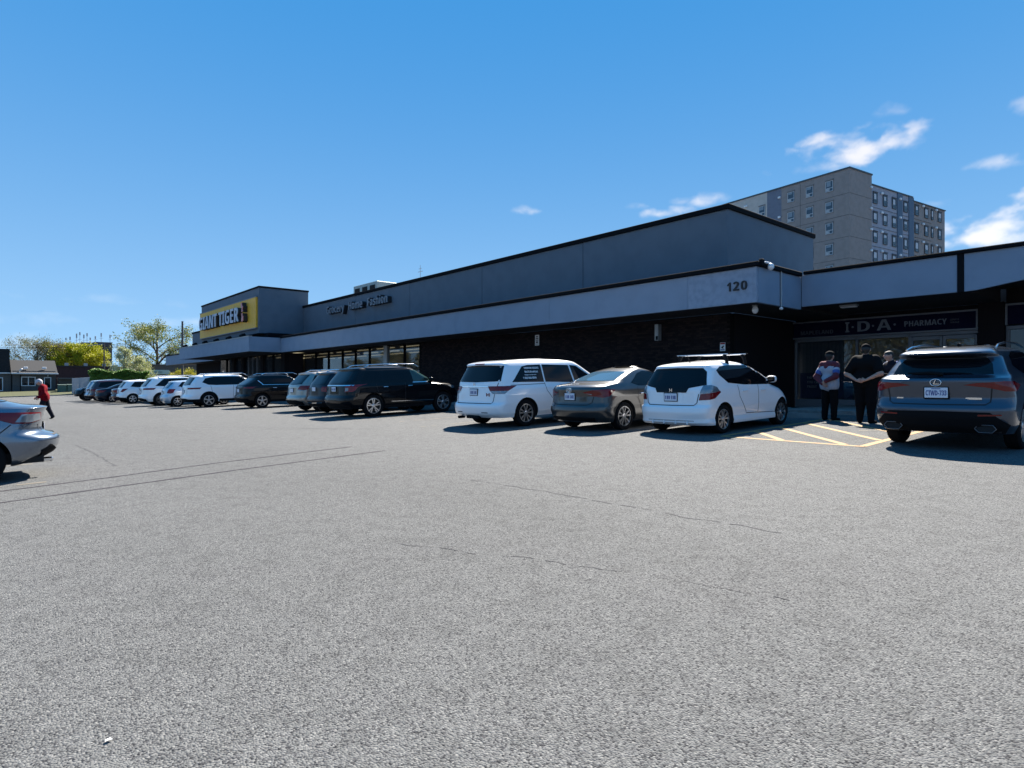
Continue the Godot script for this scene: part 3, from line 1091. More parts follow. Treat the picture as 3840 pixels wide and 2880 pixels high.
	lettering(sg, "sign_text", "SINCE", w.call(5.674, 3.361), 0.05, 0.24, 0.02, dim)
	lettering(sg, "sign_text", "1932", w.call(5.674, 3.274), 0.05, 0.24, 0.02, dim)


# ---------------------------------------------------------------- apartment block behind
func build_apartment() -> void:
	var a := deg_to_rad(8.5)
	var o := at(33.59, 88.23, 0)
	# local frame: +x runs along the right face, -z along the left face
	var b := thing("apartment_building", "tan eight storey apartment block with white framed windows behind the plaza", "building", o, -a)
	var tan_m := mottled(mat(0.285, 0.243, 0.224, 0.85), 6.0, 0.12, 41)
	var cream := mottled(mat(0.50, 0.455, 0.41, 0.85), 6.0, 0.1, 42)
	var slate := mottled(mat(0.16, 0.178, 0.225, 0.85), 6.0, 0.1, 43)
	var lilac := mottled(mat(0.33, 0.335, 0.385, 0.85), 6.0, 0.1, 44)
	var blue := mat(0.09, 0.135, 0.19, 0.8)
	var joint := mat(0.10, 0.088, 0.085, 0.9)
	var cap := mat(0.06, 0.075, 0.085, 0.6)
	# body: corner tower, long left wing, right wing a little lower
	box(b, "tower_wall", Vector3(2.75, 15.1, -5.05), Vector3(5.5, 30.2, 10.1), tan_m)
	box(b, "wing_wall", Vector3(2.7, 15.1, -11.3), Vector3(5.4, 30.2, 2.4), slate)
	box(b, "wing_wall", Vector3(2.75, 15.1, -20.5), Vector3(5.5, 30.2, 16.0), cream)
	box(b, "wing_wall", Vector3(9.0, 14.45, -4.0), Vector3(7.0, 28.9, 7.9), lilac)
	box(b, "wing_wall", Vector3(14.62, 14.45, -4.0), Vector3(4.24, 28.9, 7.9), lilac)
	box(b, "wing_wall", Vector3(21.75, 14.2, -4.0), Vector3(10.02, 28.4, 7.9), tan_m)
	box(b, "wing_wall", Vector3(27.3, 13.6, -4.3), Vector3(1.08, 27.2, 7.3), tan_m)
	box(b, "blue_band", Vector3(13.0, 14.47, 0.0), Vector3(1.4, 28.9, 0.12), blue)
	box(b, "blue_band", Vector3(16.26, 14.47, 0.0), Vector3(1.4, 28.9, 0.12), blue)
	box(b, "roof_cap", Vector3(2.75, 30.3, -14.2), Vector3(5.7, 0.2, 28.6), cap)
	box(b, "roof_cap", Vector3(11.1, 28.98, -3.95), Vector3(11.2, 0.16, 8.1), cap)
	box(b, "roof_cap", Vector3(21.8, 28.48, -3.95), Vector3(10.1, 0.14, 8.1), cap)
	for k in 8:
		var y := 26.95 - k * 2.9
		box(b, "joint_line", Vector3(-0.004, y, -5.05), Vector3(0.02, 0.05, 10.0), joint)
		box(b, "joint_line", Vector3(2.75, y, 0.004), Vector3(5.45, 0.05, 0.02), joint)
		box(b, "joint_line", Vector3(14.0, 25.9 - k * 2.7, 0.003), Vector3(16.8, 0.045, 0.02), joint)
	box(b, "joint_line", Vector3(-0.004, 15, -7.1), Vector3(0.021, 30, 0.05), joint)
	# windows: frame with glass, blind and sliders
	var proto_l := flat_window(true)
	var proto_r := flat_window(false)
	var wl := [2.77, 5.65, 8.54]
	for s in wl:
		for r in 6:
			place_window(b, proto_l, Vector3(-0.02, 28.5 - r * 2.9, -s), PI / 2 * -1.0)
	for r in 3:
		place_window(b, proto_l, Vector3(-0.02, 27.6 - r * 2.9, -13.36), -PI / 2)
		place_window(b, proto_l, Vector3(-0.02, 28.2 - r * 2.9, -18.0), -PI / 2)
	for s in [6.36, 8.96, 11.42, 14.64, 17.9, 20.8, 22.62, 25.0]:
		for r in 5:
			var o2 := place_window(b, proto_r, Vector3(s, 27.2 - r * 2.7, 0.02), 0.0)
			if s == 22.62:
				o2.scale.x = 0.55
	for s in [5.2, 7.97, 12.9, 19.66, 23.72]:
		for r in 5:
			var vy: float = (28.5 - r * 2.9) if s < 6.0 else (28.1 - r * 2.7)
			box(b, "vent_hood", Vector3(s, vy, 0.12 if s != 12.9 else 0.16), Vector3(0.42, 0.3, 0.24), M.white_plastic, 0.04)
	for r in 3:
		box(b, "vent_hood", Vector3(-0.1, 28.9 - r * 2.9, -10.4), Vector3(0.2, 0.3, 0.42), M.white_plastic, 0.04)
	box(b, "vent_hood", Vector3(-0.1, 29.0, -16.2), Vector3(0.2, 0.25, 0.6), M.white_plastic, 0.04)
	proto_l.free()
	proto_r.free()


# faces +z, centred on the opening, as a part with sub-parts
func flat_window(broad: bool) -> Node3D:
	var o := Node3D.new()
	o.name = "window"
	var w := 1.0
	var h := 1.4
	var gl := mat(0.05, 0.075, 0.10, 0.05) if broad else mat(0.04, 0.05, 0.06, 0.05)
	var fr := mat(0.5, 0.51, 0.52, 0.5) if broad else mat(0.06, 0.065, 0.075, 0.5)
	box(o, "reveal", Vector3(0, 0, -0.01), Vector3(w + 0.1, h + 0.12, 0.05), mat(0.05, 0.05, 0.055))
	box(o, "pane", Vector3(0, 0, 0.012), Vector3(w, h, 0.02), gl)
	for s in [-1.0, 1.0]:
		box(o, "frame", Vector3(s * w / 2, 0, 0.03), Vector3(0.06, h + 0.06, 0.05), fr)
		box(o, "frame", Vector3(0, s * h / 2, 0.03), Vector3(w - 0.06, 0.06, 0.05), fr)
	if broad:
		box(o, "frame", Vector3(0, -h * 0.18, 0.031), Vector3(w - 0.06, 0.07, 0.04), fr)
		box(o, "frame", Vector3(0, -h * 0.35, 0.029), Vector3(0.06, h * 0.3, 0.04), fr)
		box(o, "blind", Vector3(-0.1, h * 0.2, 0.026), Vector3(0.5, h * 0.58, 0.01), mat(0.2, 0.25, 0.29, 0.6))
		box(o, "air_box", Vector3(-w * 0.25, -h * 0.34, 0.035), Vector3(w * 0.38, h * 0.22, 0.05), mat(0.4, 0.42, 0.43, 0.6))
	else:
		box(o, "blind", Vector3(-0.06, h * 0.1, 0.026), Vector3(0.6, h * 0.62, 0.01), mat(0.5, 0.5, 0.52, 0.6))
		box(o, "frame", Vector3(0, -h * 0.28, 0.031), Vector3(w - 0.06, 0.05, 0.04), fr)
	box(o, "lintel", Vector3(0, h / 2 + 0.14, 0.04), Vector3(w + 0.2, 0.13, 0.1), mat(0.20, 0.18, 0.17) if broad else mat(0.09, 0.09, 0.1))
	return o


func place_window(b: Node3D, proto: Node3D, where: Vector3, turn: float) -> Node3D:
	var o: Node3D = proto.duplicate()
	var bl: Node3D = o.get_node("blind")
	var drop := rng.randf_range(0.35, 1.0)
	bl.position.y += (1.0 - drop) * 0.4
	bl.scale = Vector3(rng.randf_range(0.7, 1.5), drop, 1.0)
	o.name = "window"
	b.add_child(o, true)
	o.position = where
	o.rotation.y = turn
	return o


# ---------------------------------------------------------------- vehicles
# A body is a stack of plan outlines: for each height y the curves give its rear end, front end and half width. Rear bumper at x = 0, nose towards +x.
class Body:
	var xr: Array
	var xf: Array
	var hw: Array
	var lr := 0.5
	var lf := 0.9
	var lf2 := 0.38
	var lr2 := 0.28
	var yrear := 1.1
	var ysplit := 1.1
	var nr := 2.7
	var nf := 2.3
	var y0 := 0.2
	var y1 := 1.5
	var arch: Array = []   # [x, y, radius]

	static func curve(c: Array, y: float) -> float:
		var s := 0.0
		for k in 3:
			s += line(c, y + (k - 1) * 0.013)
		return s / 3.0

	static func line(c: Array, y: float) -> float:
		if y <= c[0][0]:
			return c[0][1]
		for k in range(1, c.size()):
			if y <= c[k][0]:
				var t: float = (y - c[k - 1][0]) / (c[k][0] - c[k - 1][0])
				return lerpf(c[k - 1][1], c[k][1], t)
		return c[-1][1]

	func front_len(y: float) -> float:
		return lerpf(lf, lf2, smoothstep(ysplit - 0.06, ysplit + 0.12, y))

	func rear_len(y: float) -> float:
		return lerpf(lr, lr2, smoothstep(yrear - 0.04, yrear + 0.12, y))

	func side_z(x: float, y: float) -> float:
		var h := curve(hw, y)
		var a := curve(xr, y)
		var b := curve(xf, y)
		var e := minf(rear_len(y), (b - a) * 0.45)
		var f := minf(front_len(y), (b - a) * 0.5)
		if x < a + e:
			return h * pow(maxf(1.0 - pow(clampf((a + e - x) / e, 0.0, 1.0), nr), 0.0), 1.0 / nr)
		if x > b - f:
			return h * pow(maxf(1.0 - pow(clampf((x - b + f) / f, 0.0, 1.0), nf), 0.0), 1.0 / nf)
		return h

	func rear_x(z: float, y: float) -> float:
		var h := curve(hw, y)
		var a := curve(xr, y)
		var e := minf(rear_len(y), (curve(xf, y) - a) * 0.45)
		return a + e * (1.0 - pow(maxf(1.0 - pow(clampf(absf(z) / h, 0.0, 1.0), nr), 0.0), 1.0 / nr))

	func front_x(z: float, y: float) -> float:
		var h := curve(hw, y)
		var b := curve(xf, y)
		var f := minf(front_len(y), (b - curve(xr, y)) * 0.5)
		return b - f * (1.0 - pow(maxf(1.0 - pow(clampf(absf(z) / h, 0.0, 1.0), nf), 0.0), 1.0 / nf))

	func shell(fine: float) -> ArrayMesh:
		var ys := [y0]
		var marks := []
		for c in [xr, xf, hw]:
			for p in c:
				if p[0] > y0 and p[0] < y1:
					marks.append(p[0])
		marks.append(y1)
		marks.sort()
		var last := y0
		for mk in marks:
			if mk - last < 0.004:
				continue
			var n := maxi(1, ceili(maxf((mk - last) / (0.042 * fine), maxf(maxf(absf(line(xf, mk) - line(xf, last)), absf(line(xr, mk) - line(xr, last))) / (0.16 * fine), absf(line(hw, mk) - line(hw, last)) / (0.035 * fine)))))
			for k in range(1, n + 1):
				ys.append(lerpf(last, mk, float(k) / n))
			last = mk
		var q := int(15 / fine)
		var sd := int(48 / fine)
		var cs := PackedFloat32Array()
		var sn := PackedFloat32Array()
		var cs2 := PackedFloat32Array()
		var sn2 := PackedFloat32Array()
		for k in q + 1:
			var a := PI / 2 * k / q
			cs.append(pow(cos(a), 2.0 / nf) if k < q else 0.0)
			sn.append(pow(sin(a), 2.0 / nf))
			cs2.append(pow(cos(a), 2.0 / nr) if k < q else 0.0)
			sn2.append(pow(sin(a), 2.0 / nr))
		var pts := PackedVector3Array()
		var per := 0
		for y in ys:
			var h := curve(hw, y)
			var a := curve(xr, y)
			var b := curve(xf, y)
			var e := minf(rear_len(y), (b - a) * 0.45)
			var f := minf(front_len(y), (b - a) * 0.5)
			var half := []
			for k in q + 1:
				half.append(Vector2(b - f + f * cs[k], h * sn[k]))
			for k in range(1, sd):
				half.append(Vector2(lerpf(b - f, a + e, float(k) / sd), h))
			for k in range(q, -1, -1):
				half.append(Vector2(a + e - e * cs2[k], h * sn2[k]))
			per = half.size() * 2 - 2
			for p in half:
				pts.append(Vector3(p.x, y, p.y))
			for k in range(half.size() - 2, 0, -1):
				pts.append(Vector3(half[k].x, y, -half[k].y))
		var tri := PackedInt32Array()
		var rows := ys.size()
		for r in rows - 1:
			for k in per:
				var k2 := (k + 1) % per
				var i0 := r * per + k
				var i1 := r * per + k2
				tri.append_array([i0, i1, i0 + per, i1, i1 + per, i0 + per])
		# lid
		var topc := pts.size()
		var cx := (curve(xr, y1) + curve(xf, y1)) / 2.0
		pts.append(Vector3(cx, y1 + 0.004, 0))
		for k in per:
			tri.append_array([(rows - 1) * per + k, (rows - 1) * per + (k + 1) % per, topc])
		var nn := PackedVector3Array()
		nn.resize(pts.size())
		for k in range(0, tri.size(), 3):
			var g := (pts[tri[k + 1]] - pts[tri[k]]).cross(pts[tri[k + 2]] - pts[tri[k]])
			nn[tri[k]] += g
			nn[tri[k + 1]] += g
			nn[tri[k + 2]] += g
		var probe := nn[per * (rows / 2) + per / 4]
		var sg := 1.0 if probe.z > 0.0 else -1.0
		for k in nn.size():
			nn[k] = (nn[k] * sg).normalized()
		# cut the wheel arches
		var t := Tris.new()
		t.v = pts
		t.n = nn
		for k in range(0, tri.size(), 3):
			var ids := [tri[k], tri[k + 1], tri[k + 2]]
			var f := []
			var near := false
			for j in ids:
				var p := pts[j]
				var m := 1.0
				if absf(p.z) > 0.45:
					for w in arch:
						m = minf(m, Vector2(p.x - w[0], p.y - w[1]).length() - w[2])
				f.append(m)
				near = near or m < 0.0
			if not near:
				t.tri(ids[0], ids[1], ids[2])
				continue
			var keep := []
			for j in 3:
				var j2 := (j + 1) % 3
				if f[j] >= 0.0:
					keep.append(ids[j])
				if (f[j] >= 0.0) != (f[j2] >= 0.0):
					var s: float = f[j] / (f[j] - f[j2])
					keep.append(t.vert(t.v[ids[j]].lerp(t.v[ids[j2]], s), t.n[ids[j]].lerp(t.n[ids[j2]], s).normalized()))
			for j in range(1, keep.size() - 1):
				t.tri(keep[0], keep[j], keep[j + 1])
		return t.mesh()

	# a patch of trim laid on the body: polygon in (x, y) for the sides, (z, y) for rear and front
	func patch(t: Tris, where: String, poly: Array, off: float, sg := 1.0, cell := 0.11) -> void:
		var pg := PackedVector2Array()
		var lo := Vector2(1e9, 1e9)
		var hi := -lo
		for p in poly:
			var q: Vector2 = p if p is Vector2 else Vector2(p[0], p[1])
			pg.append(q)
			lo = lo.min(q)
			hi = hi.max(q)
		var nx := maxi(1, ceili((hi.x - lo.x) / cell))
		var ny := maxi(1, ceili((hi.y - lo.y) / (cell * 0.6)))
		var dx := (hi.x - lo.x) / nx
		var dy := (hi.y - lo.y) / ny
		for i in nx:
			for j in ny:
				var a := lo + Vector2(i * dx, j * dy)
				var rect := PackedVector2Array([a, a + Vector2(dx, 0), a + Vector2(dx, dy), a + Vector2(0, dy)])
				for piece in Geometry2D.intersect_polygons(pg, rect):
					var ids := Geometry2D.triangulate_polygon(piece)
					var base := t.v.size()
					for p in piece:
						point(t, where, p, off, sg)
					for k in range(0, ids.size(), 3):
						t.tri(base + ids[k], base + ids[k + 1], base + ids[k + 2])

	# point and outward direction at arc length s from the rear middle, at height y
	func skirt_at(s: float, y: float) -> Array:
		var h := curve(hw, y)
		var a := curve(xr, y)
		var e := minf(rear_len(y), (curve(xf, y) - a) * 0.45)
		var prev := Vector2(a, 0)
		var run := 0.0
		for k in range(1, 25):
			var an := PI / 2 * k / 24
			var cc := pow(cos(an), 2.0 / nr) if k < 24 else 0.0
			var p := Vector2(a + e - e * cc, h * pow(sin(an), 2.0 / nr))
			var l := prev.distance_to(p)
			if run + l >= s:
				return [prev.lerp(p, (s - run) / l), (p - prev).normalized()]
			run += l
			prev = p
		return [prev + Vector2(s - run, 0), Vector2(1, 0)]

	func point(t: Tris, where: String, p: Vector2, off: float, sg: float) -> void:
		var e := 0.006
		if where == "wrap":
			var q: Array = skirt_at(p.x, p.y)
			var up: Array = skirt_at(p.x, p.y + 0.02)
			var dn: Array = skirt_at(p.x, p.y - 0.02)
			var fwd := Vector3(q[1].x, 0, q[1].y)
			var rise := Vector3(up[0].x - dn[0].x, 0.04, up[0].y - dn[0].y)
			var nw := rise.cross(fwd).normalized()
			if nw.dot(Vector3(-q[1].y, 0, q[1].x)) < 0.0:
				nw = -nw
			var pos := Vector3(q[0].x, p.y, q[0].y) + nw * off
			t.vert(Vector3(pos.x, pos.y, pos.z * sg), Vector3(nw.x, nw.y, nw.z * sg))
		elif where == "side":
			var z := side_z(p.x, p.y)
			var nn := Vector3(-(side_z(p.x + e, p.y) - side_z(p.x - e, p.y)) / (2 * e), -(side_z(p.x, p.y + e) - side_z(p.x, p.y - e)) / (2 * e), 1.0).normalized()
			nn.z *= sg
			t.vert(Vector3(p.x, p.y, z * sg) + nn * off, nn)
		else:
			var zz := p.x * sg
			var f := func(z: float, y: float) -> float: return rear_x(z, y) if where == "rear" else front_x(z, y)
			var x: float = f.call(zz, p.y)
			var fz: float = (f.call(zz + e, p.y) - f.call(zz - e, p.y)) / (2 * e)
			var fy: float = (f.call(zz, p.y + e) - f.call(zz, p.y - e)) / (2 * e)
			var nn := Vector3(-1, fy, fz) if where == "rear" else Vector3(1, -fy, -fz)
			nn = nn.normalized()
			t.vert(Vector3(x, p.y, zz) + nn * off, nn)


func mirrored(half: Array) -> Array:
	# closes a symmetric polygon given by its z >= 0 half, bottom to top
	var out := []
	for p in half:
		out.append(Vector2(p[0], p[1]))
	for k in range(half.size() - 1, -1, -1):
		if half[k][0] > 0.001:
			out.append(Vector2(-half[k][0], half[k][1]))
	return out


func strip(pts: Array, w: float) -> Array:
	# polyline widened to a thin band
	var a := []
	var b := []
	for k in pts.size():
		var p := Vector2(pts[k][0], pts[k][1])
		var d := (Vector2(pts[mini(k + 1, pts.size() - 1)][0], pts[mini(k + 1, pts.size() - 1)][1]) - Vector2(pts[maxi(k - 1, 0)][0], pts[maxi(k - 1, 0)][1])).normalized()
		var s := Vector2(-d.y, d.x) * w / 2
		a.append(p + s)
		b.push_front(p - s)
	return a + b


func wheel_meshes(r: float, rim: float, style: String) -> Array:
	var key := "%.3f_%.3f_%s" % [r, rim, style]
	if wheel_cache.has(key):
		return wheel_cache[key]
	var w := 0.21
	var ty := Tris.new()
	ty.lathe([[-w / 2 + 0.02, rim * 0.96], [-w / 2, rim * 1.08], [-w / 2 + 0.004, r * 0.93], [-w / 2 + 0.03, r], [w / 2 - 0.03, r], [w / 2 - 0.004, r * 0.93], [w / 2, rim * 1.08], [w / 2 - 0.02, rim * 0.96]], 36)
	var well := Tris.new()
	well.lathe([[w / 2 - 0.02, rim * 0.97], [w / 2 - 0.09, rim * 0.93], [w / 2 - 0.10, 0.0]], 28)
	var rm := Tris.new()
	rm.lathe([[w / 2 - 0.03, rim * 1.0], [w / 2 - 0.012, rim * 1.0], [w / 2 - 0.010, rim * 0.93], [w / 2 - 0.05, rim * 0.91]], 36)
	rm.lathe([[w / 2 - 0.05, rim * 0.26], [w / 2 - 0.022, rim * 0.25], [w / 2 - 0.014, rim * 0.16], [w / 2 - 0.014, 0.0]], 20)
	var n := 5
	var pair := 0.0
	var w0 := 0.05
	var w1 := 0.075
	match style:
		"ten":
			n = 5
			pair = 0.17
			w0 = 0.022
			w1 = 0.034
		"six":
			n = 6
			w0 = 0.04
			w1 = 0.03
		"split":
			n = 5
			pair = 0.12
			w0 = 0.028
			w1 = 0.038
	for k in n:
		for pr in ([-1.0, 1.0] if pair > 0.0 else [0.0]):
			var a0: float = TAU * k / n + PI / 2 + pr * pair * 0.9
			var a1: float = TAU * k / n + PI / 2 + pr * pair * 1.55
			var p0 := Vector2(cos(a0), sin(a0)) * rim * 0.2
			var p1 := Vector2(cos(a1), sin(a1)) * rim * 0.93
			var d := (p1 - p0).normalized()
			var s := Vector2(-d.y, d.x)
			rm.prism(PackedVector2Array([p0 + s * w0 * 0.5, p1 + s * w1 * 0.5, p1 - s * w1 * 0.5, p0 - s * w0 * 0.5]), Vector3(0, 0, w / 2 - 0.05), Vector3.RIGHT, Vector3.UP, Vector3(0, 0, 0.026))
	wheel_cache[key] = [ty.mesh(), rm.mesh(), well.mesh()]
	return wheel_cache[key]


func tri_part(parent: Node, called: String, m: Material, body: Body, jobs: Array) -> MeshInstance3D:
	# jobs: [where, polygon, offset, sign]
	var t := Tris.new()
	for j in jobs:
		body.patch(t, j[0], j[1], j[2], j[3], 0.06 if j[0] == "wrap" else 0.11)
	return part(parent, called, t.mesh(), m)


# outline curves of a tall car (SUV, van, hatchback) from a few sizes
func tall_body(d: Dictionary) -> Body:
	var b := Body.new()
	var L: float = d.L
	var W: float = d.W / 2.0
	var H: float = d.H
	var y0: float = d.get("y0", 0.26)
	var belt: float = d.get("belt", 1.05)
	var hood: float = d.get("hood", 1.0)
	var rr: float = d.get("rr", 0.45)
	var cowl: float = d.get("cowl", L - 1.25)
	var rfx: float = d.get("roof_front", L - 2.05)
	var bump: float = d.get("bump", 0.62)
	b.y0 = y0
	b.y1 = H
	b.yrear = d.get("belt", d.get("deck", 1.03)) + 0.03
	b.lr2 = d.get("lr2", 0.28)
	b.ysplit = d.get("hood", 0.95) + 0.06
	b.lr = d.get("lr", 0.42)
	b.lf = d.get("lf", 1.0)
	b.nr = d.get("nr", 2.9)
	b.xr = d.get("xr", [[y0, 0.16], [y0 + 0.13, 0.05], [bump - 0.12, 0.0], [bump, 0.02], [bump + 0.05, 0.075], [belt - 0.06, 0.11], [belt + 0.04, 0.16], [H - 0.17, rr], [H - 0.10, rr - 0.02], [H - 0.06, rr + 0.10], [H - 0.025, rr + 0.55], [H, rr + 1.3]])
	b.xf = d.get("xf", [[y0, L - 0.14], [0.42, L - 0.02], [0.6, L], [0.75, L - 0.05], [hood - 0.17, L - 0.16], [hood - 0.07, L - 0.36], [hood, cowl + 0.35], [hood + 0.07, cowl - 0.02], [H - 0.10, rfx], [H - 0.05, rfx - 0.3], [H - 0.02, rfx - 0.7], [H, rfx - 1.05]])
	b.hw = d.get("hw", [[y0, W - 0.07], [y0 + 0.12, W - 0.02], [0.62, W], [0.82, W - 0.006], [belt - 0.08, W - 0.03], [belt, W - 0.065], [belt + 0.1, W - 0.095], [H - 0.2, W - 0.215], [H - 0.11, W - 0.27], [H - 0.06, W - 0.34], [H - 0.025, W - 0.46], [H, W - 0.68]])
	return b


func low_body(d: Dictionary) -> Body:
	var b := Body.new()
	var L: float = d.L
	var W: float = d.W / 2.0
	var H: float = d.H
	var y0: float = d.get("y0", 0.2)
	var deck: float = d.get("deck", 1.03)
	var hood: float = d.get("hood", 0.88)
	var cowl: float = d.get("cowl", L - 1.2)
	b.y0 = y0
	b.y1 = H
	b.yrear = d.get("belt", d.get("deck", 1.03)) + 0.03
	b.lr2 = d.get("lr2", 0.28)
	b.ysplit = d.get("hood", 0.95) + 0.06
	b.lr = d.get("lr", 0.55)
	b.lf = d.get("lf", 1.0)
	b.nr = d.get("nr", 2.6)
	b.xr = d.get("xr", [[y0, 0.2], [y0 + 0.1, 0.07], [0.46, 0.0], [0.56, 0.02], [0.62, 0.07], [0.8, 0.09], [deck - 0.09, 0.06], [deck - 0.02, 0.10], [deck + 0.012, 0.22], [deck + 0.045, 0.62], [deck + 0.075, 0.74], [H - 0.11, 1.42], [H - 0.05, 1.72], [H - 0.02, 2.05], [H, 2.4]])
	b.xf = d.get("xf", [[y0, L - 0.14], [0.4, L - 0.02], [0.52, L], [0.66, L - 0.1], [hood - 0.1, L - 0.25], [hood, L - 0.7], [hood + 0.09, cowl], [H - 0.1, cowl - 0.95], [H - 0.05, cowl - 1.2], [H - 0.02, cowl - 1.4], [H, cowl - 1.6]])
	b.hw = d.get("hw", [[y0, W - 0.07], [y0 + 0.1, W - 0.015], [0.55, W], [0.78, W - 0.012], [deck - 0.12, W - 0.045], [deck - 0.02, W - 0.09], [deck + 0.1, W - 0.16], [H - 0.15, W - 0.27], [H - 0.08, W - 0.33], [H - 0.035, W - 0.43], [H, W - 0.62]])
	return b


# builds one vehicle; u = middle line along the building, v = rear bumper
func vehicle(called: String, label: String, category: String, d: Dictionary, u: float, v: float, facing := 1.0) -> Node3D:
	var b: Body = low_body(d) if d.get("low", false) else tall_body(d)
	var r: float = d.get("r", 0.34)
	var rim: float = d.get("rim", r * 0.66)
	var ax: float = d.get("axle", 0.95)
	var wb: float = d.get("wb", 2.7)
	var W: float = d.W / 2.0
	var fine: float = d.get("fine", 1.0)
	var ar: float = d.get("arch", r + 0.055)
	b.arch = [[ax, r, ar], [ax + wb, r, ar]]
	var mid_v := v + facing * (ax + wb / 2)
	var o := thing(called, label, category, at(u, v, 0), 0.0, d.get("group", "vehicles parked in the lot"))
	var slope := atan(0.032)
	o.rotation = Vector3(0, 0, slope) if facing > 0 else Vector3(0, PI, -slope)
	o.position.y = gy(u, mid_v) - 0.032 * (mid_v - v)
	part(o, "body", b.shell(fine), d.paint)
	var under := Tris.new()
	under.plain_box(Vector3(d.L / 2, b.y0 + 0.10, 0), Vector3(d.L - 0.5, 0.16, d.W - 0.34))
	part(o, "underbody", under.mesh(), M.dark_cavity)
	# arch liners
	for a in [ax, ax + wb]:
		for sg in [-1.0, 1.0]:
			var li := Tris.new()
			var n := 14
			var prev := []
			for k in n + 1:
				var an := -0.25 + (PI + 0.5) * k / n
				var p := Vector3(a + cos(an) * (ar + 0.004), maxf(r + sin(an) * (ar + 0.004), b.y0 - 0.02), 0)
				var zo: float = minf(b.side_z(p.x, clampf(p.y, b.y0, 1.2)), W) - 0.004
				var nn := Vector3(-cos(an), -sin(an), 0)
				var k0 := li.vert(p + Vector3(0, 0, sg * zo), nn)
				var k1 := li.vert(p + Vector3(0, 0, sg * (W - 0.42)), nn)
				if prev:
					li.quad(prev[0], k0, k1, prev[1])
				prev = [k0, k1]
			var c := li.v.size()
			var disc := []
			for k in 15:
				var an := -0.25 + (PI + 0.5) * k / 14
				disc.append(Vector3(a + cos(an) * (ar + 0.01), maxf(r + sin(an) * (ar + 0.01), b.y0), sg * (W - 0.42)))
			li.face(disc, Vector3(0, 0, sg))
			part(o, "arch_liner", li.mesh(), M.dark_cavity)
	# wheels
	var wm := wheel_meshes(r, rim, d.get("style", "five"))
	for a in [ax, ax + wb]:
		for sg in [1.0, -1.0]:
			var zw: float = minf(b.side_z(a, 0.55), W) - 0.125
			var w := Node3D.new()
			w.name = "wheel"
			o.add_child(w, true)
			w.position = Vector3(a, r, sg * zw)
			if sg < 0.0:
				w.rotation.y = PI
			part(w, "tyre", wm[0], M.rubber)
			part(w, "rim", wm[1], d.get("rim_mat", M.alloy))
			part(w, "hub_well", wm[2], M.dark_cavity)
	# glass
	if d.has("rear_glass"):
		tri_part(o, "rear_window", d.get("rear_glass_mat", M.car_glass), b, [["rear", mirrored(d.rear_glass), 0.006, 1.0]])
	for g in d.get("side_glass", []):
		for sg in [1.0, -1.0]:
			tri_part(o, "side_window", d.get("side_glass_mat", M.car_glass), b, [["side", g, 0.004, sg]])
	for g in d.get("side_glass_light", []):
		for sg in [1.0, -1.0]:
			tri_part(o, "side_window", M.green_glass, b, [["side", g, 0.005, sg]])
	var belt: float = d.get("belt", d.get("deck", 1.03))
	var H: float = d.H
	var hy: float = d.get("hood", 0.95) + 0.11
	tri_part(o, "windshield", M.car_glass, b, [["front", mirrored([[0.0, hy], [b.curve(b.hw, hy) * 0.8, hy], [b.curve(b.hw, H - 0.13) * 0.8, H - 0.13], [0.0, H - 0.12]]), 0.004, 1.0]])
	# lamps
	for sg in [1.0, -1.0]:
		var jobs := []
		for p in d.get("lamp_rear", []):
			jobs.append(["rear", p, 0.007, sg])
		for p in d.get("lamp", []):
			jobs.append(["wrap", p, 0.009, sg])
		if jobs:
			var lp := tri_part(o, "tail_lamp", M.red_lamp, b, jobs)
			var cj := []
			for p in d.get("clear_rear", []):
				cj.append(["rear", p, 0.010, sg])
			for p in d.get("clear", []):
				cj.append(["wrap", p, 0.013, sg])
			if cj:
				tri_part(lp, "clear_lens", M.clear_lamp, b, cj)
		tri_part(o, "headlamp", M.clear_lamp, b, [["front", [[W * 0.55, d.get("hood", 0.95) - 0.24], [W * 0.9, d.get("hood", 0.95) - 0.24], [W * 0.92, d.get("hood", 0.95) - 0.12], [W * 0.5, d.get("hood", 0.95) - 0.15]], 0.006, sg]])
	# bumper trim, cladding, seams
	for q in d.get("black_rear", []):
		tri_part(o, "bumper_trim", M.black_plastic, b, [["rear", mirrored(q), 0.012, 1.0]])
	for q in d.get("black_side", []):
		for sg in [1.0, -1.0]:
			tri_part(o, "side_cladding", M.black_plastic, b, [["side", q, 0.010, sg]])
	for q in d.get("chrome_rear", []):
		tri_part(o, "chrome_strip", M.chrome, b, [["rear", mirrored(q), 0.016, 1.0]])
	for q in d.get("chrome_side", []):
		for sg in [1.0, -1.0]:
			tri_part(o, "chrome_strip", M.chrome, b, [["side", q, 0.014, sg]])
	for q in d.get("seam_side", []):
		for sg in [1.0, -1.0]:
			tri_part(o, "panel_gap", M.seam, b, [["side", strip(q, 0.014), 0.003, sg]])
	for q in d.get("seam_rear", []):
		for sg in [1.0, -1.0]:
			tri_part(o, "panel_gap", M.seam, b, [["rear", strip(q, 0.016), 0.003, sg]])
	# handles, mirrors, plate
	for q in d.get("handles", []):
		for sg in [1.0, -1.0]:
			box(o, "door_handle", Vector3(q[0], q[1], sg * (b.side_z(q[0], q[1]) + 0.018)), Vector3(0.19, 0.028, 0.035), d.get("handle_mat", d.paint), 0.01)
	var mx: float = d.get("mirror_x", d.get("cowl", d.L - 1.25) - 0.28)
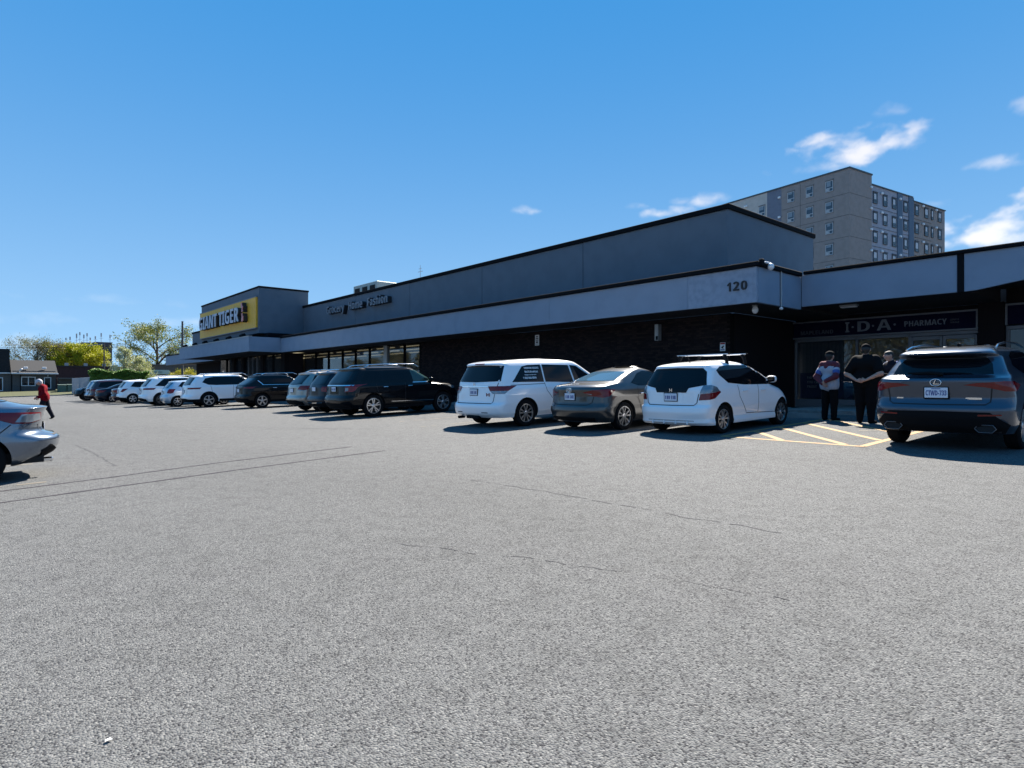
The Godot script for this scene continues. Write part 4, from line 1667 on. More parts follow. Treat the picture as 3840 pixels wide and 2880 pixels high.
	for sg in [1.0, -1.0]:
		var mz: float = b.side_z(mx, belt + 0.02)
		var mm := part(o, "wing_mirror", mirror_mesh(), d.get("mirror_mat", d.paint), Vector3(mx, belt + 0.09, sg * (mz + 0.10)))
		box(mm, "mirror_arm", Vector3(0.02, -0.06, -sg * 0.09), Vector3(0.06, 0.05, 0.14), M.black_plastic, 0.01)
		box(mm, "mirror_glass", Vector3(-0.052, 0, 0), Vector3(0.01, 0.11, 0.16), M.car_glass)
	if d.has("plate"):
		var py: float = d.plate
		var pl := box(o, "license_plate", Vector3(b.rear_x(0.0, py) - 0.018, py, 0), Vector3(0.012, 0.155, 0.305), M.plate, 0.004)
		box(pl, "plate_frame", Vector3(0.008, 0, 0), Vector3(0.012, 0.185, 0.335), M.black_plastic, 0.004)
		if d.has("plate_text"):
			lettering(pl, "plate_text", d.plate_text, Vector3(-0.008, -0.005, 0), 0.075, 0.27, 0.004, M.plate_blue)
			box(pl, "plate_print", Vector3(-0.0075, 0.06, 0), Vector3(0.002, 0.012, 0.12), M.plate_blue)
		elif fine <= 1.0:
			for k in 6:
				box(pl, "plate_print", Vector3(-0.0075, -0.005, -0.105 + k * 0.042 + (0.008 if k > 2 else -0.008)), Vector3(0.002, 0.07 + 0.004 * (k % 2), 0.018 + 0.006 * (k % 3)), M.plate_blue)
	if d.get("wiper", false):
		var wp := Tris.new()
		var y: float = d.rear_glass[0][1] + 0.03
		wp.tube([Vector3(b.rear_x(0, y) - 0.02, y, 0.02), Vector3(b.rear_x(-0.2, y + 0.03) - 0.02, y + 0.035, -0.2), Vector3(b.rear_x(-0.38, y + 0.05) - 0.02, y + 0.05, -0.4)], [0.014, 0.012, 0.008], 6)
		part(o, "rear_wiper", wp.mesh(), M.black_plastic)
	if d.has("rails"):
		for sg in [1.0, -1.0]:
			var rt := Tris.new()
			var pts := []
			var rad := []
			for p in d.rails:
				pts.append(Vector3(p[0], p[1], sg * p[2]))
				rad.append(0.018)
			rt.tube(pts, rad, 8)
			part(o, "roof_rail", rt.mesh(), d.get("rail_mat", M.chrome))
	o.set_meta("body", b)
	return o


func mirror_mesh() -> Mesh:
	if box_cache.has("mirror"):
		return box_cache["mirror"]
	var t := Tris.new()
	# rounded shell: rings along x
	var rings := [[-0.045, 0.065, 0.095], [-0.04, 0.078, 0.108], [0.0, 0.08, 0.11], [0.04, 0.065, 0.095], [0.065, 0.04, 0.065], [0.075, 0.01, 0.02]]
	var prev := []
	for r in rings:
		var ring := []
		for k in 14:
			var a := TAU * k / 14
			var c := cos(a)
			var s := sin(a)
			var p := Vector3(r[0], r[1] * signf(s) * pow(absf(s), 0.7), r[2] * signf(c) * pow(absf(c), 0.7))
			ring.append(t.vert(p, Vector3(0.4 if r[0] > 0.02 else 0.0, s, c).normalized()))
		if prev:
			for k in 14:
				t.quad(prev[k], prev[(k + 1) % 14], ring[(k + 1) % 14], ring[k])
		prev = ring
	box_cache["mirror"] = t.mesh()
	return box_cache["mirror"]


func suv(more: Dictionary) -> Dictionary:
	var L: float = more.get("L", 4.6)
	var H: float = more.get("H", 1.68)
	var W: float = more.get("W", 1.85)
	var w := W / 2
	var belt: float = more.get("belt", 1.08)
	var d := {
		"L": L, "W": W, "H": H, "belt": belt, "hood": belt - 0.05, "r": 0.36, "rim": 0.24, "wb": L * 0.585, "axle": L * 0.205, "y0": 0.28, "plate": 0.86,
		"rear_glass": [[0.0, belt + 0.03], [w * 0.72, belt + 0.05], [w * 0.66, H - 0.17], [0.0, H - 0.15]],
		"side_glass": [[[0.62, belt + 0.12], [1.25, belt + 0.035], [L - 1.45, belt + 0.01], [L - 2.05, H - 0.15], [1.3, H - 0.13], [0.8, H - 0.2]]],
		"lamp": [[[w * 0.62, belt - 0.2], [w * 0.98, belt - 0.23], [w * 1.12, belt - 0.2], [w * 1.28, belt - 0.03], [w * 0.62, belt - 0.03]]],
		"black_rear": [[[0.0, 0.30], [w * 0.86, 0.30], [w * 0.9, 0.44], [w * 0.6, 0.5], [0.0, 0.5]]],
		"black_side": [[[L * 0.3, 0.285], [L * 0.68, 0.285], [L * 0.68, 0.40], [L * 0.3, 0.40]]],
		"seam_side": [[[1.2, belt], [1.28, 0.72], [1.42, 0.45]], [[L * 0.47, belt], [L * 0.46, 0.44]]],
		"handles": [[1.55, belt - 0.12], [L * 0.47 + 0.18, belt - 0.11]],
	}
	d.merge(more, true)
	return d


func sedan(more: Dictionary) -> Dictionary:
	var L: float = more.get("L", 4.6)
	var H: float = more.get("H", 1.46)
	var W: float = more.get("W", 1.78)
	var w := W / 2
	var deck: float = more.get("deck", 1.03)
	var d := {
		"low": true, "L": L, "W": W, "H": H, "deck": deck, "hood": 0.86, "r": 0.32, "rim": 0.22, "wb": L * 0.585, "axle": L * 0.21, "y0": 0.2, "plate": 0.74,
		"rear_glass": [[0.0, deck + 0.085], [w * 0.70, deck + 0.085], [w * 0.58, H - 0.13], [0.0, H - 0.11]],
		"side_glass": [[[1.32, deck + 0.03], [1.55, deck - 0.04], [L - 1.62, deck - 0.08], [L - 2.15, H - 0.14], [1.95, H - 0.12], [1.72, H - 0.17]]],
		"lamp": [[[w * 0.52, 0.80], [w * 0.9, 0.76], [w * 1.08, 0.78], [w * 1.32, 0.93], [w * 0.52, 0.93]]],
		"seam_side": [[[1.5, deck - 0.06], [1.45, 0.7], [1.55, 0.45]], [[L * 0.49, deck - 0.1], [L * 0.485, 0.36]]],
		"seam_rear": [[[0.0, 0.63], [w * 0.6, 0.63], [w * 0.66, 0.8]]],
		"handles": [[1.62, 0.82], [L * 0.49 + 0.2, 0.82]],
	}
	d.merge(more, true)
	return d


func emblem(o: Node3D, shape: String, y: float, size: float) -> void:
	var b: Body = o.get_meta("body")
	var t := Tris.new()
	var x := b.rear_x(0, y) - 0.014
	var ring := func(rx: float, ry: float, w: float) -> void:
		var pts := []
		var rad := []
		for k in 25:
			var a := TAU * k / 24
			pts.append(Vector3(0, sin(a) * ry, cos(a) * rx))
			rad.append(w)
		t.tube(pts, rad, 5, false)
	match shape:
		"h":
			for s in [-1.0, 1.0]:
				t.plain_box(Vector3(0, 0, s * size * 0.3), Vector3(0.012, size * 0.8, size * 0.16))
			t.plain_box(Vector3.ZERO, Vector3(0.011, size * 0.14, size * 0.5))
		"oval_l":
			ring.call(size * 0.62, size * 0.45, 0.007)
			t.prism(PackedVector2Array([Vector2(-0.02, 0.35), Vector2(0.06, 0.35), Vector2(-0.14, -0.15), Vector2(0.42, -0.15), Vector2(0.38, -0.24), Vector2(-0.3, -0.24)]) * Transform2D(0, Vector2(size, size), 0, Vector2.ZERO), Vector3.ZERO, Vector3(0, 0, 1), Vector3.UP, Vector3(-0.008, 0, 0))
		"ovals":
			ring.call(size * 0.62, size * 0.42, 0.007)
			ring.call(size * 0.18, size * 0.4, 0.006)
			ring.call(size * 0.42, size * 0.14, 0.006)
	part(o, "badge", t.mesh(), M.chrome, Vector3(x, y, 0))


func build_vehicles() -> void:
	vehicle_row_near()
	vehicle_row_far()
	vehicle_silver()


func vehicle_row_near() -> void:
	# dark crossover beside the hatched area
	var slate_paint := paint(0.035, 0.052, 0.08, 0.6, 0.3)
	var w := 0.925
	var d := suv({
		"L": 4.63, "W": 1.85, "H": 1.62, "belt": 1.08, "hood": 1.03, "wb": 2.66, "axle": 0.97, "r": 0.36, "rim": 0.25, "style": "split", "paint": slate_paint, "plate": 0.885, "plate_text": "CTWD-733", "rr": 0.62, "y0": 0.27, "bump": 0.66,
		"xr": [[0.27, 0.2], [0.38, 0.07], [0.5, 0.01], [0.66, 0.0], [0.71, 0.05], [0.80, 0.085], [1.0, 0.05], [1.09, 0.04], [1.115, 0.10], [1.13, 0.21], [1.43, 0.50], [1.45, 0.30], [1.48, 0.30], [1.53, 0.42], [1.575, 0.8], [1.60, 1.4], [1.62, 2.0]],
		"hw": [[0.27, 0.85], [0.4, 0.905], [0.62, 0.925], [0.82, 0.92], [0.98, 0.905], [1.1, 0.86], [1.16, 0.81], [1.40, 0.70], [1.50, 0.62], [1.56, 0.53], [1.60, 0.40], [1.62, 0.25]],
		"rear_glass": [[0.0, 1.14], [0.66, 1.15], [0.62, 1.30], [0.52, 1.425], [0.0, 1.435]],
		"side_glass": [[[0.95, 1.27], [1.35, 1.13], [3.2, 1.10], [2.55, 1.47], [1.5, 1.49], [1.1, 1.42]]],
		"lamp": [[[0.34, 1.0], [0.62, 0.965], [0.84, 0.905], [1.02, 0.90], [1.30, 0.985], [1.02, 1.045], [0.84, 1.05], [0.5, 1.03]]], 
		
		"black_rear": [[[0.0, 0.285], [0.78, 0.285], [0.86, 0.42], [0.66, 0.60], [0.0, 0.61]]],
		"seam_rear": [[[0.0, 0.705], [0.60, 0.71], [0.655, 0.75], [0.675, 0.97]]],
		"rails": [[0.75, 1.55, 0.60], [0.95, 1.60, 0.585], [1.5, 1.64, 0.565], [2.3, 1.63, 0.56], [2.75, 1.565, 0.56]], "wiper": false,
	})
	var o := vehicle("crossover_car", "dark slate crossover with roof rails and plate reading CTWD-733", "car", d, 2.98, 11.05)
	emblem(o, "oval_l", 1.04, 0.115)
	var b: Body = o.get_meta("body")
	tri_part(o, "spoiler_glass", M.car_glass, b, [["rear", mirrored([[0.0, 1.445], [0.52, 1.445], [0.50, 1.475], [0.0, 1.475]]), 0.004, 1.0]])
	for sg in [1.0, -1.0]:
		var hexa := PackedVector2Array([Vector2(-0.13, 0.0), Vector2(-0.09, 0.055), Vector2(0.09, 0.055), Vector2(0.13, 0.0), Vector2(0.08, -0.055), Vector2(-0.08, -0.055)])
		var t := Tris.new()
		var pts := []
		var rad := []
		for k in 7:
			pts.append(Vector3(0, hexa[k % 6].y, hexa[k % 6].x))
			rad.append(0.0075)
		t.tube(pts, rad, 6, false)
		var ex := part(o, "exhaust_trim", t.mesh(), M.dark_alloy, Vector3(0.085, 0.36, sg * 0.60))
		var t2 := Tris.new()
		t2.prism(hexa, Vector3(0.01, 0, 0), Vector3(0, 0, 1), Vector3.UP, Vector3(0.02, 0, 0))
		part(ex, "exhaust_opening", t2.mesh(), M.dark_cavity)
		tri_part(o, "reflector", M.red_lamp, b, [["rear", [[0.52, 0.545], [0.78, 0.555], [0.78, 0.575], [0.52, 0.57]], 0.016, sg]])
	box(o, "shark_fin", Vector3(1.3, 1.625, 0), Vector3(0.15, 0.06, 0.03), M.black_plastic, 0.012)
	var wp := Tris.new()
	wp.tube([Vector3(0.19, 1.16, 0.06), Vector3(0.17, 1.185, -0.1), Vector3(0.22, 1.18, -0.42)], [0.03, 0.026, 0.012], 8)
	part(o, "rear_wiper", wp.mesh(), M.black_plastic)
	box(o, "model_badge", Vector3(b.rear_x(0.46, 0.80) - 0.006, 0.80, 0.46), Vector3(0.008, 0.03, 0.2), M.chrome)
	box(o, "model_badge", Vector3(b.rear_x(-0.5, 0.80) - 0.006, 0.80, -0.5), Vector3(0.008, 0.02, 0.09), M.chrome)

	# white hatchback with roof bars
	d = {
		"L": 4.1, "W": 1.695, "H": 1.525, "belt": 0.98, "hood": 0.92, "wb": 2.5, "axle": 0.75, "r": 0.30, "rim": 0.208, "style": "ten", "paint": M.white_car, "plate": 0.77, "y0": 0.2, "cowl": 3.2, "mirror_x": 2.92, "lr": 0.32, "nr": 3.4,
		"xr": [[0.2, 0.10], [0.24, 0.03], [0.30, 0.035], [0.45, 0.0], [0.57, 0.02], [0.61, 0.075], [0.92, 0.10], [1.02, 0.15], [1.36, 0.36], [1.40, 0.33], [1.44, 0.42], [1.49, 0.85], [1.525, 1.6]],
		"xf": [[0.2, 4.0], [0.35, 4.08], [0.5, 4.1], [0.62, 4.05], [0.75, 3.92], [0.85, 3.74], [0.94, 3.4], [1.02, 3.12], [1.2, 2.74], [1.35, 2.38], [1.44, 2.1], [1.49, 1.9], [1.525, 1.7]],
		"hw": [[0.2, 0.83], [0.26, 0.845], [0.34, 0.825], [0.55, 0.847], [0.8, 0.84], [0.92, 0.825], [1.0, 0.80], [1.1, 0.775], [1.34, 0.70], [1.42, 0.645], [1.47, 0.57], [1.50, 0.46], [1.525, 0.27]],
		"rear_glass": [[0.0, 0.865], [0.36, 0.865], [0.41, 0.955], [0.74, 1.015], [0.66, 1.28], [0.57, 1.36], [0.0, 1.375]],
		"side_glass": [[[0.66, 1.31], [0.72, 1.21], [0.98, 1.04], [1.6, 0.985], [3.12, 0.955], [2.3, 1.395], [1.2, 1.41], [0.85, 1.385]]],
		"lamp": [[[0.64, 0.71], [0.85, 0.72], [1.00, 0.745], [1.22, 0.86], [1.19, 0.885], [0.665, 0.835]]], "clear": [[[0.655, 0.845], [1.17, 0.885], [1.06, 0.965], [0.86, 1.01], [0.70, 1.005]]], 
		
		
		"black_rear": [], "black_side": [],
		"seam_rear": [[[0.0, 0.60], [0.54, 0.605], [0.60, 0.66], [0.63, 0.84]]],
		"seam_side": [[[1.32, 0.98], [1.35, 0.75], [1.62, 0.40]], [[2.16, 0.97], [2.12, 0.38]], [[1.62, 0.38], [3.0, 0.33]]],
		"handles": [[1.58, 0.86], [2.36, 0.85]],
	}
	o = vehicle("hatchback_car", "white hatchback with roof rack bars and large clear tail lamps", "car", d, 7.7, 10.94)
	b = o.get_meta("body")
	emblem(o, "h", 0.915, 0.085)
	tri_part(o, "diffuser_trim", M.steel_grey, b, [["rear", mirrored([[0.0, 0.235], [0.6, 0.235], [0.55, 0.30], [0.0, 0.30]]), 0.004, 1.0]])
	var rk := thing("roof_rack", "black and silver roof rack bars on the white hatchback", "roof rack", o.position)
	rk.rotation = o.rotation
	for x in [1.28, 2.02]:
		var t := Tris.new()
		t.bevel_box(Vector3(x, 1.645, 0), Vector3(0.06, 0.028, 1.28), 0.01)
		part(rk, "cross_bar", t.mesh(), M.alloy)
		for sg in [1.0, -1.0]:
			var ft := Tris.new()
			ft.tube([Vector3(x, 1.43, sg * 0.60), Vector3(x, 1.53, sg * 0.585), Vector3(x, 1.632, sg * 0.54)], [0.04, 0.034, 0.045], 8)
			part(rk, "foot", ft.mesh(), M.black_plastic)
			box(rk, "end_cap", Vector3(x, 1.645, sg * 0.65), Vector3(0.065, 0.035, 0.03), M.black_plastic, 0.01)
	var an := Tris.new()
	an.tube([Vector3(0.82, 1.475, 0.0), Vector3(0.68, 1.66, 0.0)], [0.012, 0.005], 6)
	part(o, "antenna", an.mesh(), M.black_plastic)
	for k in 4:
		box(o, "diffuser_fin", Vector3(0.03, 0.255, -0.42 + k * 0.28), Vector3(0.04, 0.07, 0.02), M.white_car)

	# brown grey sedan
	var taupe := paint(0.045, 0.046, 0.047, 0.6, 0.3)
	w = 0.888
	d = sedan({
		"L": 4.64, "W": 1.776, "H": 1.455, "deck": 1.04, "wb": 2.7, "axle": 0.97, "r": 0.32, "rim": 0.225, "style": "ten", "paint": taupe, "plate": 0.79, "rear_glass_mat": M.sky_painted_glass, "handle_mat": M.chrome,
		"lamp": [[[0.38, 0.885], [0.60, 0.80], [0.84, 0.765], [0.98, 0.785], [1.22, 0.93], [1.0, 0.955], [0.62, 0.935]]], "clear": [[[0.44, 0.868], [0.60, 0.825], [0.60, 0.85]]], 
		
		
		"black_rear": [[[0.0, 0.245], [0.62, 0.245], [0.66, 0.32], [0.0, 0.33]]],
		"seam_rear": [[[0.0, 0.60], [0.50, 0.605], [0.60, 0.66], [0.63, 0.80]]],
	})
	o = vehicle("sedan_car", "taupe grey sedan between the white hatchback and the white minivan", "car", d, 9.93, 10.23)
	emblem(o, "ovals", 0.93, 0.13)

	# white minivan with lettered quarter glass
	w = 1.005
	d = {
		"L": 5.15, "W": 2.01, "H": 1.74, "belt": 1.06, "hood": 1.0, "wb": 3.0, "axle": 1.03, "r": 0.345, "rim": 0.235, "style": "ten", "paint": M.white_car, "plate": 0.90, "y0": 0.26, "cowl": 4.25, "roof_front": 3.3, "mirror_x": 3.8, "lr": 0.4, "nr": 3.2, "rr": 0.42, "bump": 0.60,
		"xr": [[0.26, 0.14], [0.34, 0.03], [0.5, 0.0], [0.60, 0.02], [0.63, 0.08], [0.9, 0.11], [1.1, 0.14], [1.2, 0.19], [1.55, 0.36], [1.60, 0.30], [1.64, 0.36], [1.69, 0.62], [1.72, 1.1], [1.74, 1.8]],
		"rear_glass": [[0.0, 1.15], [0.86, 1.17], [0.76, 1.56], [0.0, 1.59]],
		"side_glass": [[[0.62, 1.14], [0.72, 1.22], [1.05, 1.53], [1.25, 1.565], [1.72, 1.575], [1.72, 1.12]], [[1.77, 1.12], [1.77, 1.575], [2.75, 1.55], [2.82, 1.08]], [[2.88, 1.08], [2.81, 1.55], [3.05, 1.52], [3.72, 1.13], [3.78, 1.07]]],
		"lamp": [[[0.53, 1.05], [0.62, 0.93], [1.12, 0.93], [1.38, 1.05]]], "clear": [[[0.62, 0.932], [0.72, 0.86], [1.04, 0.86], [1.12, 0.932]]], 
		
		
		"seam_rear": [[[0.0, 0.62], [0.70, 0.62], [0.74, 0.68], [0.77, 0.88], [0.82, 1.14]]],
		"seam_side": [[[1.72, 1.10], [1.76, 0.9], [2.0, 0.62], [2.02, 0.34]], [[2.84, 1.08], [2.80, 0.34]], [[0.55, 1.065], [1.74, 1.075]]],
		"handles": [[2.65, 0.99], [3.0, 0.99]], "chrome_rear": [[[0.0, 1.035], [0.55, 1.03], [0.55, 1.06], [0.0, 1.065]]],
		"side_glass_light": [],
	}
	o = vehicle("minivan_car", "white minivan with white lettering on its dark rear side glass", "car", d, 12.75, 9.6)
	b = o.get_meta("body")
	emblem(o, "h", 1.10, 0.09)
	for q in [["HARBOUR HEIGHTS", 1.37, 1.49, 0.50, 0.05], ["Bed & Breakfast", 1.34, 1.395, 0.46, 0.055], ["Niagara-on-the-Lake", 1.29, 1.315, 0.40, 0.025], ["1 866 866 8899", 1.24, 1.235, 0.46, 0.055]]:
		for sg in [1.0]:
			var yy: float = q[2]
			var tx := lettering(o, "window_lettering", q[0], Vector3(q[1], yy, b.side_z(q[1], yy) + 0.012), q[4], q[3], 0.003, M.white_print, 0.0)
			tx.rotation.x = atan2(b.side_z(q[1], yy + 0.05) - b.side_z(q[1], yy - 0.05), 0.1)
			tx.rotation.z = 0.0
	# small flag decal
	var fl := box(o, "flag_decal", Vector3(b.rear_x(0.56, 0.84) - 0.006, 0.84, 0.56), Vector3(0.004, 0.085, 0.14), M.white_print)
	for s in [-1.0, 1.0]:
		box(fl, "flag_bar", Vector3(-0.003, 0, s * 0.052), Vector3(0.003, 0.085, 0.036), M.red_lamp)
	box(fl, "flag_leaf", Vector3(-0.003, 0, 0), Vector3(0.003, 0.04, 0.035), M.red_lamp)
	for sg in [1.0, -1.0]:
		tri_part(o, "reflector", M.seam, b, [["rear", [[0.40, 0.385], [0.62, 0.385], [0.62, 0.405], [0.40, 0.405]], 0.008, sg]])
	box(o, "tow_hitch", Vector3(0.12, 0.27, 0), Vector3(0.2, 0.08, 0.5), M.black_plastic, 0.02)
	box(o, "exhaust_tip", Vector3(0.10, 0.25, -0.55), Vector3(0.22, 0.07, 0.07), M.black_plastic, 0.02)
	tri_part(o, "brake_lamp", M.red_lamp, b, [["rear", mirrored([[0.0, 1.60], [0.2, 1.60], [0.2, 1.625], [0.0, 1.625]]), 0.006, 1.0]])


func vehicle_row_far() -> void:
	var black := paint(0.0035, 0.004, 0.0055, 0.0, 0.25)
	var navy := paint(0.008, 0.011, 0.02, 0.2, 0.3)
	var beige := paint(0.29, 0.26, 0.225, 0.6, 0.3)
	var maroon := paint(0.045, 0.008, 0.011, 0.4, 0.3)
	var icy := paint(0.40, 0.50, 0.60, 0.4, 0.3)
	# big black three-row SUV
	var d := suv({
		"L": 5.0, "W": 2.0, "H": 1.76, "belt": 1.14, "hood": 1.12, "wb": 2.86, "axle": 1.08, "r": 0.385, "rim": 0.262, "style": "split", "paint": black, "plate": 0.98, "y0": 0.32, "bump": 0.70, "rr": 0.5, "handle_mat": M.chrome,
		"side_glass": [[[0.66, 1.21], [1.45, 1.17], [1.50, 1.58], [0.92, 1.58]], [[1.53, 1.17], [1.58, 1.59], [2.55, 1.59], [2.62, 1.16]]],
		"side_glass_light": [[[2.70, 1.16], [2.63, 1.59], [2.95, 1.58], [3.55, 1.26], [3.58, 1.16]]],
		"lamp": [[[0.70, 0.88], [1.0, 0.89], [1.10, 0.94], [1.16, 1.04], [1.50, 1.14], [1.0, 1.12], [0.70, 1.08]]], "clear": [[[0.73, 0.91], [0.85, 0.92], [0.85, 1.02], [0.73, 1.02]]], 
		
		"chrome_rear": [[[0.0, 1.085], [0.93, 1.085], [0.93, 1.115], [0.0, 1.115]]], "chrome_side": [[[1.75, 0.50], [3.5, 0.48], [3.5, 0.50], [1.75, 0.52]], [[2.66, 1.135], [3.62, 1.135], [3.62, 1.16], [2.66, 1.16]]],
		"rails": [[0.9, 1.70, 0.66], [1.1, 1.79, 0.64], [2.0, 1.82, 0.62], [2.9, 1.80, 0.62], [3.1, 1.70, 0.63]],
	})
	vehicle("suv_car", "black three-row SUV with silver roof rails, bright door handles and chrome tail strip", "car", d, 20.2, 9.25)
	# dark SUV half hidden beside it
	d = suv({"L": 4.5, "W": 1.84, "H": 1.66, "paint": navy, "plate": 0.96, "style": "split", "fine": 1.4, "rails": [[0.9, 1.62, 0.60], [1.1, 1.69, 0.58], [2.6, 1.69, 0.58], [2.8, 1.61, 0.58]], "chrome_rear": [[[0.0, 0.42], [0.7, 0.45], [0.7, 0.48], [0.0, 0.45]]]})
	vehicle("suv_car", "dark navy SUV squeezed between the beige SUV and the black three-row SUV", "car", d, 23.05, 9.75)
	# beige SUV
	d = suv({
		"L": 4.77, "W": 1.84, "H": 1.70, "belt": 1.10, "paint": beige, "plate": 0.90, "style": "five", "fine": 1.3, "rr": 0.55,
		"lamp": [[[0.52, 0.94], [0.84, 0.90], [1.0, 0.93], [1.16, 1.09], [0.64, 1.09]]], "clear": [[[0.50, 0.90], [0.84, 0.865], [0.86, 0.905], [0.52, 0.945]]], 
		"rails": [[0.95, 1.65, 0.60], [1.15, 1.73, 0.58], [2.7, 1.73, 0.58], [2.9, 1.64, 0.58]],
	})
	vehicle("suv_car", "beige metallic SUV with red and clear tail lamps", "car", d, 25.75, 9.95)
	# black crossover
	d = suv({
		"L": 4.55, "W": 1.86, "H": 1.67, "belt": 1.10, "paint": black, "plate": 0.88, "fine": 1.4, "rr": 0.7, "chrome_side": [[[0.95, 1.135], [3.3, 1.10], [3.3, 1.115], [0.95, 1.15]], [[0.98, 1.15], [1.02, 1.15], [0.80, 1.36], [0.76, 1.35]]], "handle_mat": M.chrome,
		"lamp": [[[0.55, 1.0], [0.92, 0.97], [1.1, 0.98], [1.26, 1.06], [0.6, 1.05]]], 
		"rails": [[1.0, 1.63, 0.60], [1.2, 1.70, 0.58], [2.6, 1.70, 0.58], [2.8, 1.62, 0.58]],
	})
	vehicle("crossover_car", "glossy black crossover with chrome window line", "car", d, 32.1, 9.75)
	# white three-row SUV
	d = suv({
		"L": 5.03, "W": 1.98, "H": 1.77, "belt": 1.16, "hood": 1.12, "paint": M.white_car, "wb": 2.98, "axle": 1.09, "r": 0.385, "rim": 0.255, "style": "five", "fine": 1.3, "y0": 0.30, "arch": 0.47,
		"side_glass": [[[0.80, 1.34], [1.1, 1.20], [1.5, 1.175], [3.75, 1.17], [3.05, 1.62], [1.4, 1.63], [0.98, 1.55]]],
		"lamp": [[[0.60, 0.98], [1.32, 0.985], [1.40, 1.07], [0.60, 1.07]]], 
		"black_side": [[[1.6, 0.305], [3.6, 0.305], [3.6, 0.44], [1.6, 0.44]], [[0.1, 0.305], [0.72, 0.305], [0.66, 0.46], [0.1, 0.46]]],
		"rails": [[0.9, 1.70, 0.66], [1.1, 1.80, 0.64], [2.9, 1.80, 0.64], [3.15, 1.70, 0.64]],
	})
	vehicle("suv_car", "white three-row SUV with black wheel arches and one long window band", "car", d, 36.7, 8.35)
	# small pale blue hatchback
	d = {
		"L": 3.9, "W": 1.66, "H": 1.51, "belt": 1.0, "hood": 0.92, "wb": 2.45, "axle": 0.68, "r": 0.30, "rim": 0.2, "style": "six", "paint": icy, "plate": 0.80, "y0": 0.22, "fine": 1.6, "cowl": 3.0, "roof_front": 2.2, "mirror_x": 2.7,
		"rear_glass": [[0.0, 1.06], [0.60, 1.06], [0.52, 1.36], [0.0, 1.38]], "rear_glass_mat": M.sky_painted_glass, "side_glass": [[[0.75, 1.15], [1.1, 1.03], [2.85, 1.0], [2.2, 1.38], [1.0, 1.4]]],
		"lamp": [[[0.66, 0.78], [0.90, 0.76], [1.02, 0.80], [1.06, 1.0], [0.72, 1.02]]], "handles": [[1.5, 0.88]],
	}
	vehicle("hatchback_car", "small icy blue hatchback behind the white three-row SUV", "car", d, 39.5, 7.9)
	# white upright SUV
	d = suv({
		"L": 4.82, "W": 1.94, "H": 1.76, "belt": 1.13, "paint": M.white_car, "wb": 2.91, "axle": 0.98, "r": 0.385, "rim": 0.25, "fine": 1.6, "rr": 0.5, "rim_mat": M.dark_alloy, "style": "split",
		"lamp": [[[0.55, 0.98], [1.26, 0.98], [1.36, 1.08], [0.55, 1.08]]], 
		"side_glass": [[[0.70, 1.20], [1.1, 1.17], [3.5, 1.15], [2.85, 1.62], [1.2, 1.62]]],
		"rails": [[0.9, 1.70, 0.62], [1.1, 1.79, 0.62], [2.8, 1.79, 0.62], [3.0, 1.70, 0.62]], "rail_mat": M.white_car,
	})
	vehicle("suv_car", "white upright SUV with dark wheels and slim red tail lamps", "car", d, 42.75, 7.4)
	# white compact SUV
	d = suv({
		"L": 4.26, "W": 1.78, "H": 1.66, "belt": 1.08, "paint": M.white_car, "wb": 2.55, "axle": 0.83, "r": 0.335, "rim": 0.22, "fine": 1.6, "rr": 0.42,
		"lamp": [[[0.62, 0.82], [0.86, 0.82], [1.12, 1.04], [0.80, 1.04]]], 
		"side_glass": [[[0.72, 1.18], [1.1, 1.12], [3.0, 1.09], [2.4, 1.5], [1.0, 1.5]]],
		"black_side": [[[0.1, 0.285], [0.46, 0.285], [0.42, 0.44], [0.1, 0.46]], [[1.3, 0.285], [2.9, 0.285], [2.9, 0.40], [1.3, 0.40]]],
	})
	vehicle("suv_car", "white compact SUV with angled red tail lamps and black lower trim", "car", d, 50.0, 7.3)
	d = sedan({"L": 4.5, "W": 1.76, "H": 1.45, "paint": maroon, "fine": 2.0, "style": "six"})
	vehicle("sedan_car", "maroon compact sedan mostly hidden behind the white compact SUV", "car", d, 53.2, 7.4)
	d = sedan({"L": 4.8, "W": 1.82, "H": 1.47, "paint": navy, "fine": 2.0, "style": "five"})
	vehicle("sedan_car", "navy blue sedan beside the maroon SUV", "car", d, 56.1, 6.8)
	d = suv({"L": 4.8, "W": 1.9, "H": 1.74, "paint": maroon, "fine": 2.0})
	vehicle("suv_car", "dark maroon SUV beside the navy blue sedan", "car", d, 59.2, 6.7)
	d = suv({"L": 4.9, "W": 1.92, "H": 1.78, "paint": icy, "fine": 2.0, "rear_glass_mat": M.sky_painted_glass})
	vehicle("suv_car", "pale blue SUV between the maroon SUV and the black pickup", "car", d, 62.2, 6.8)
	pickup(black)


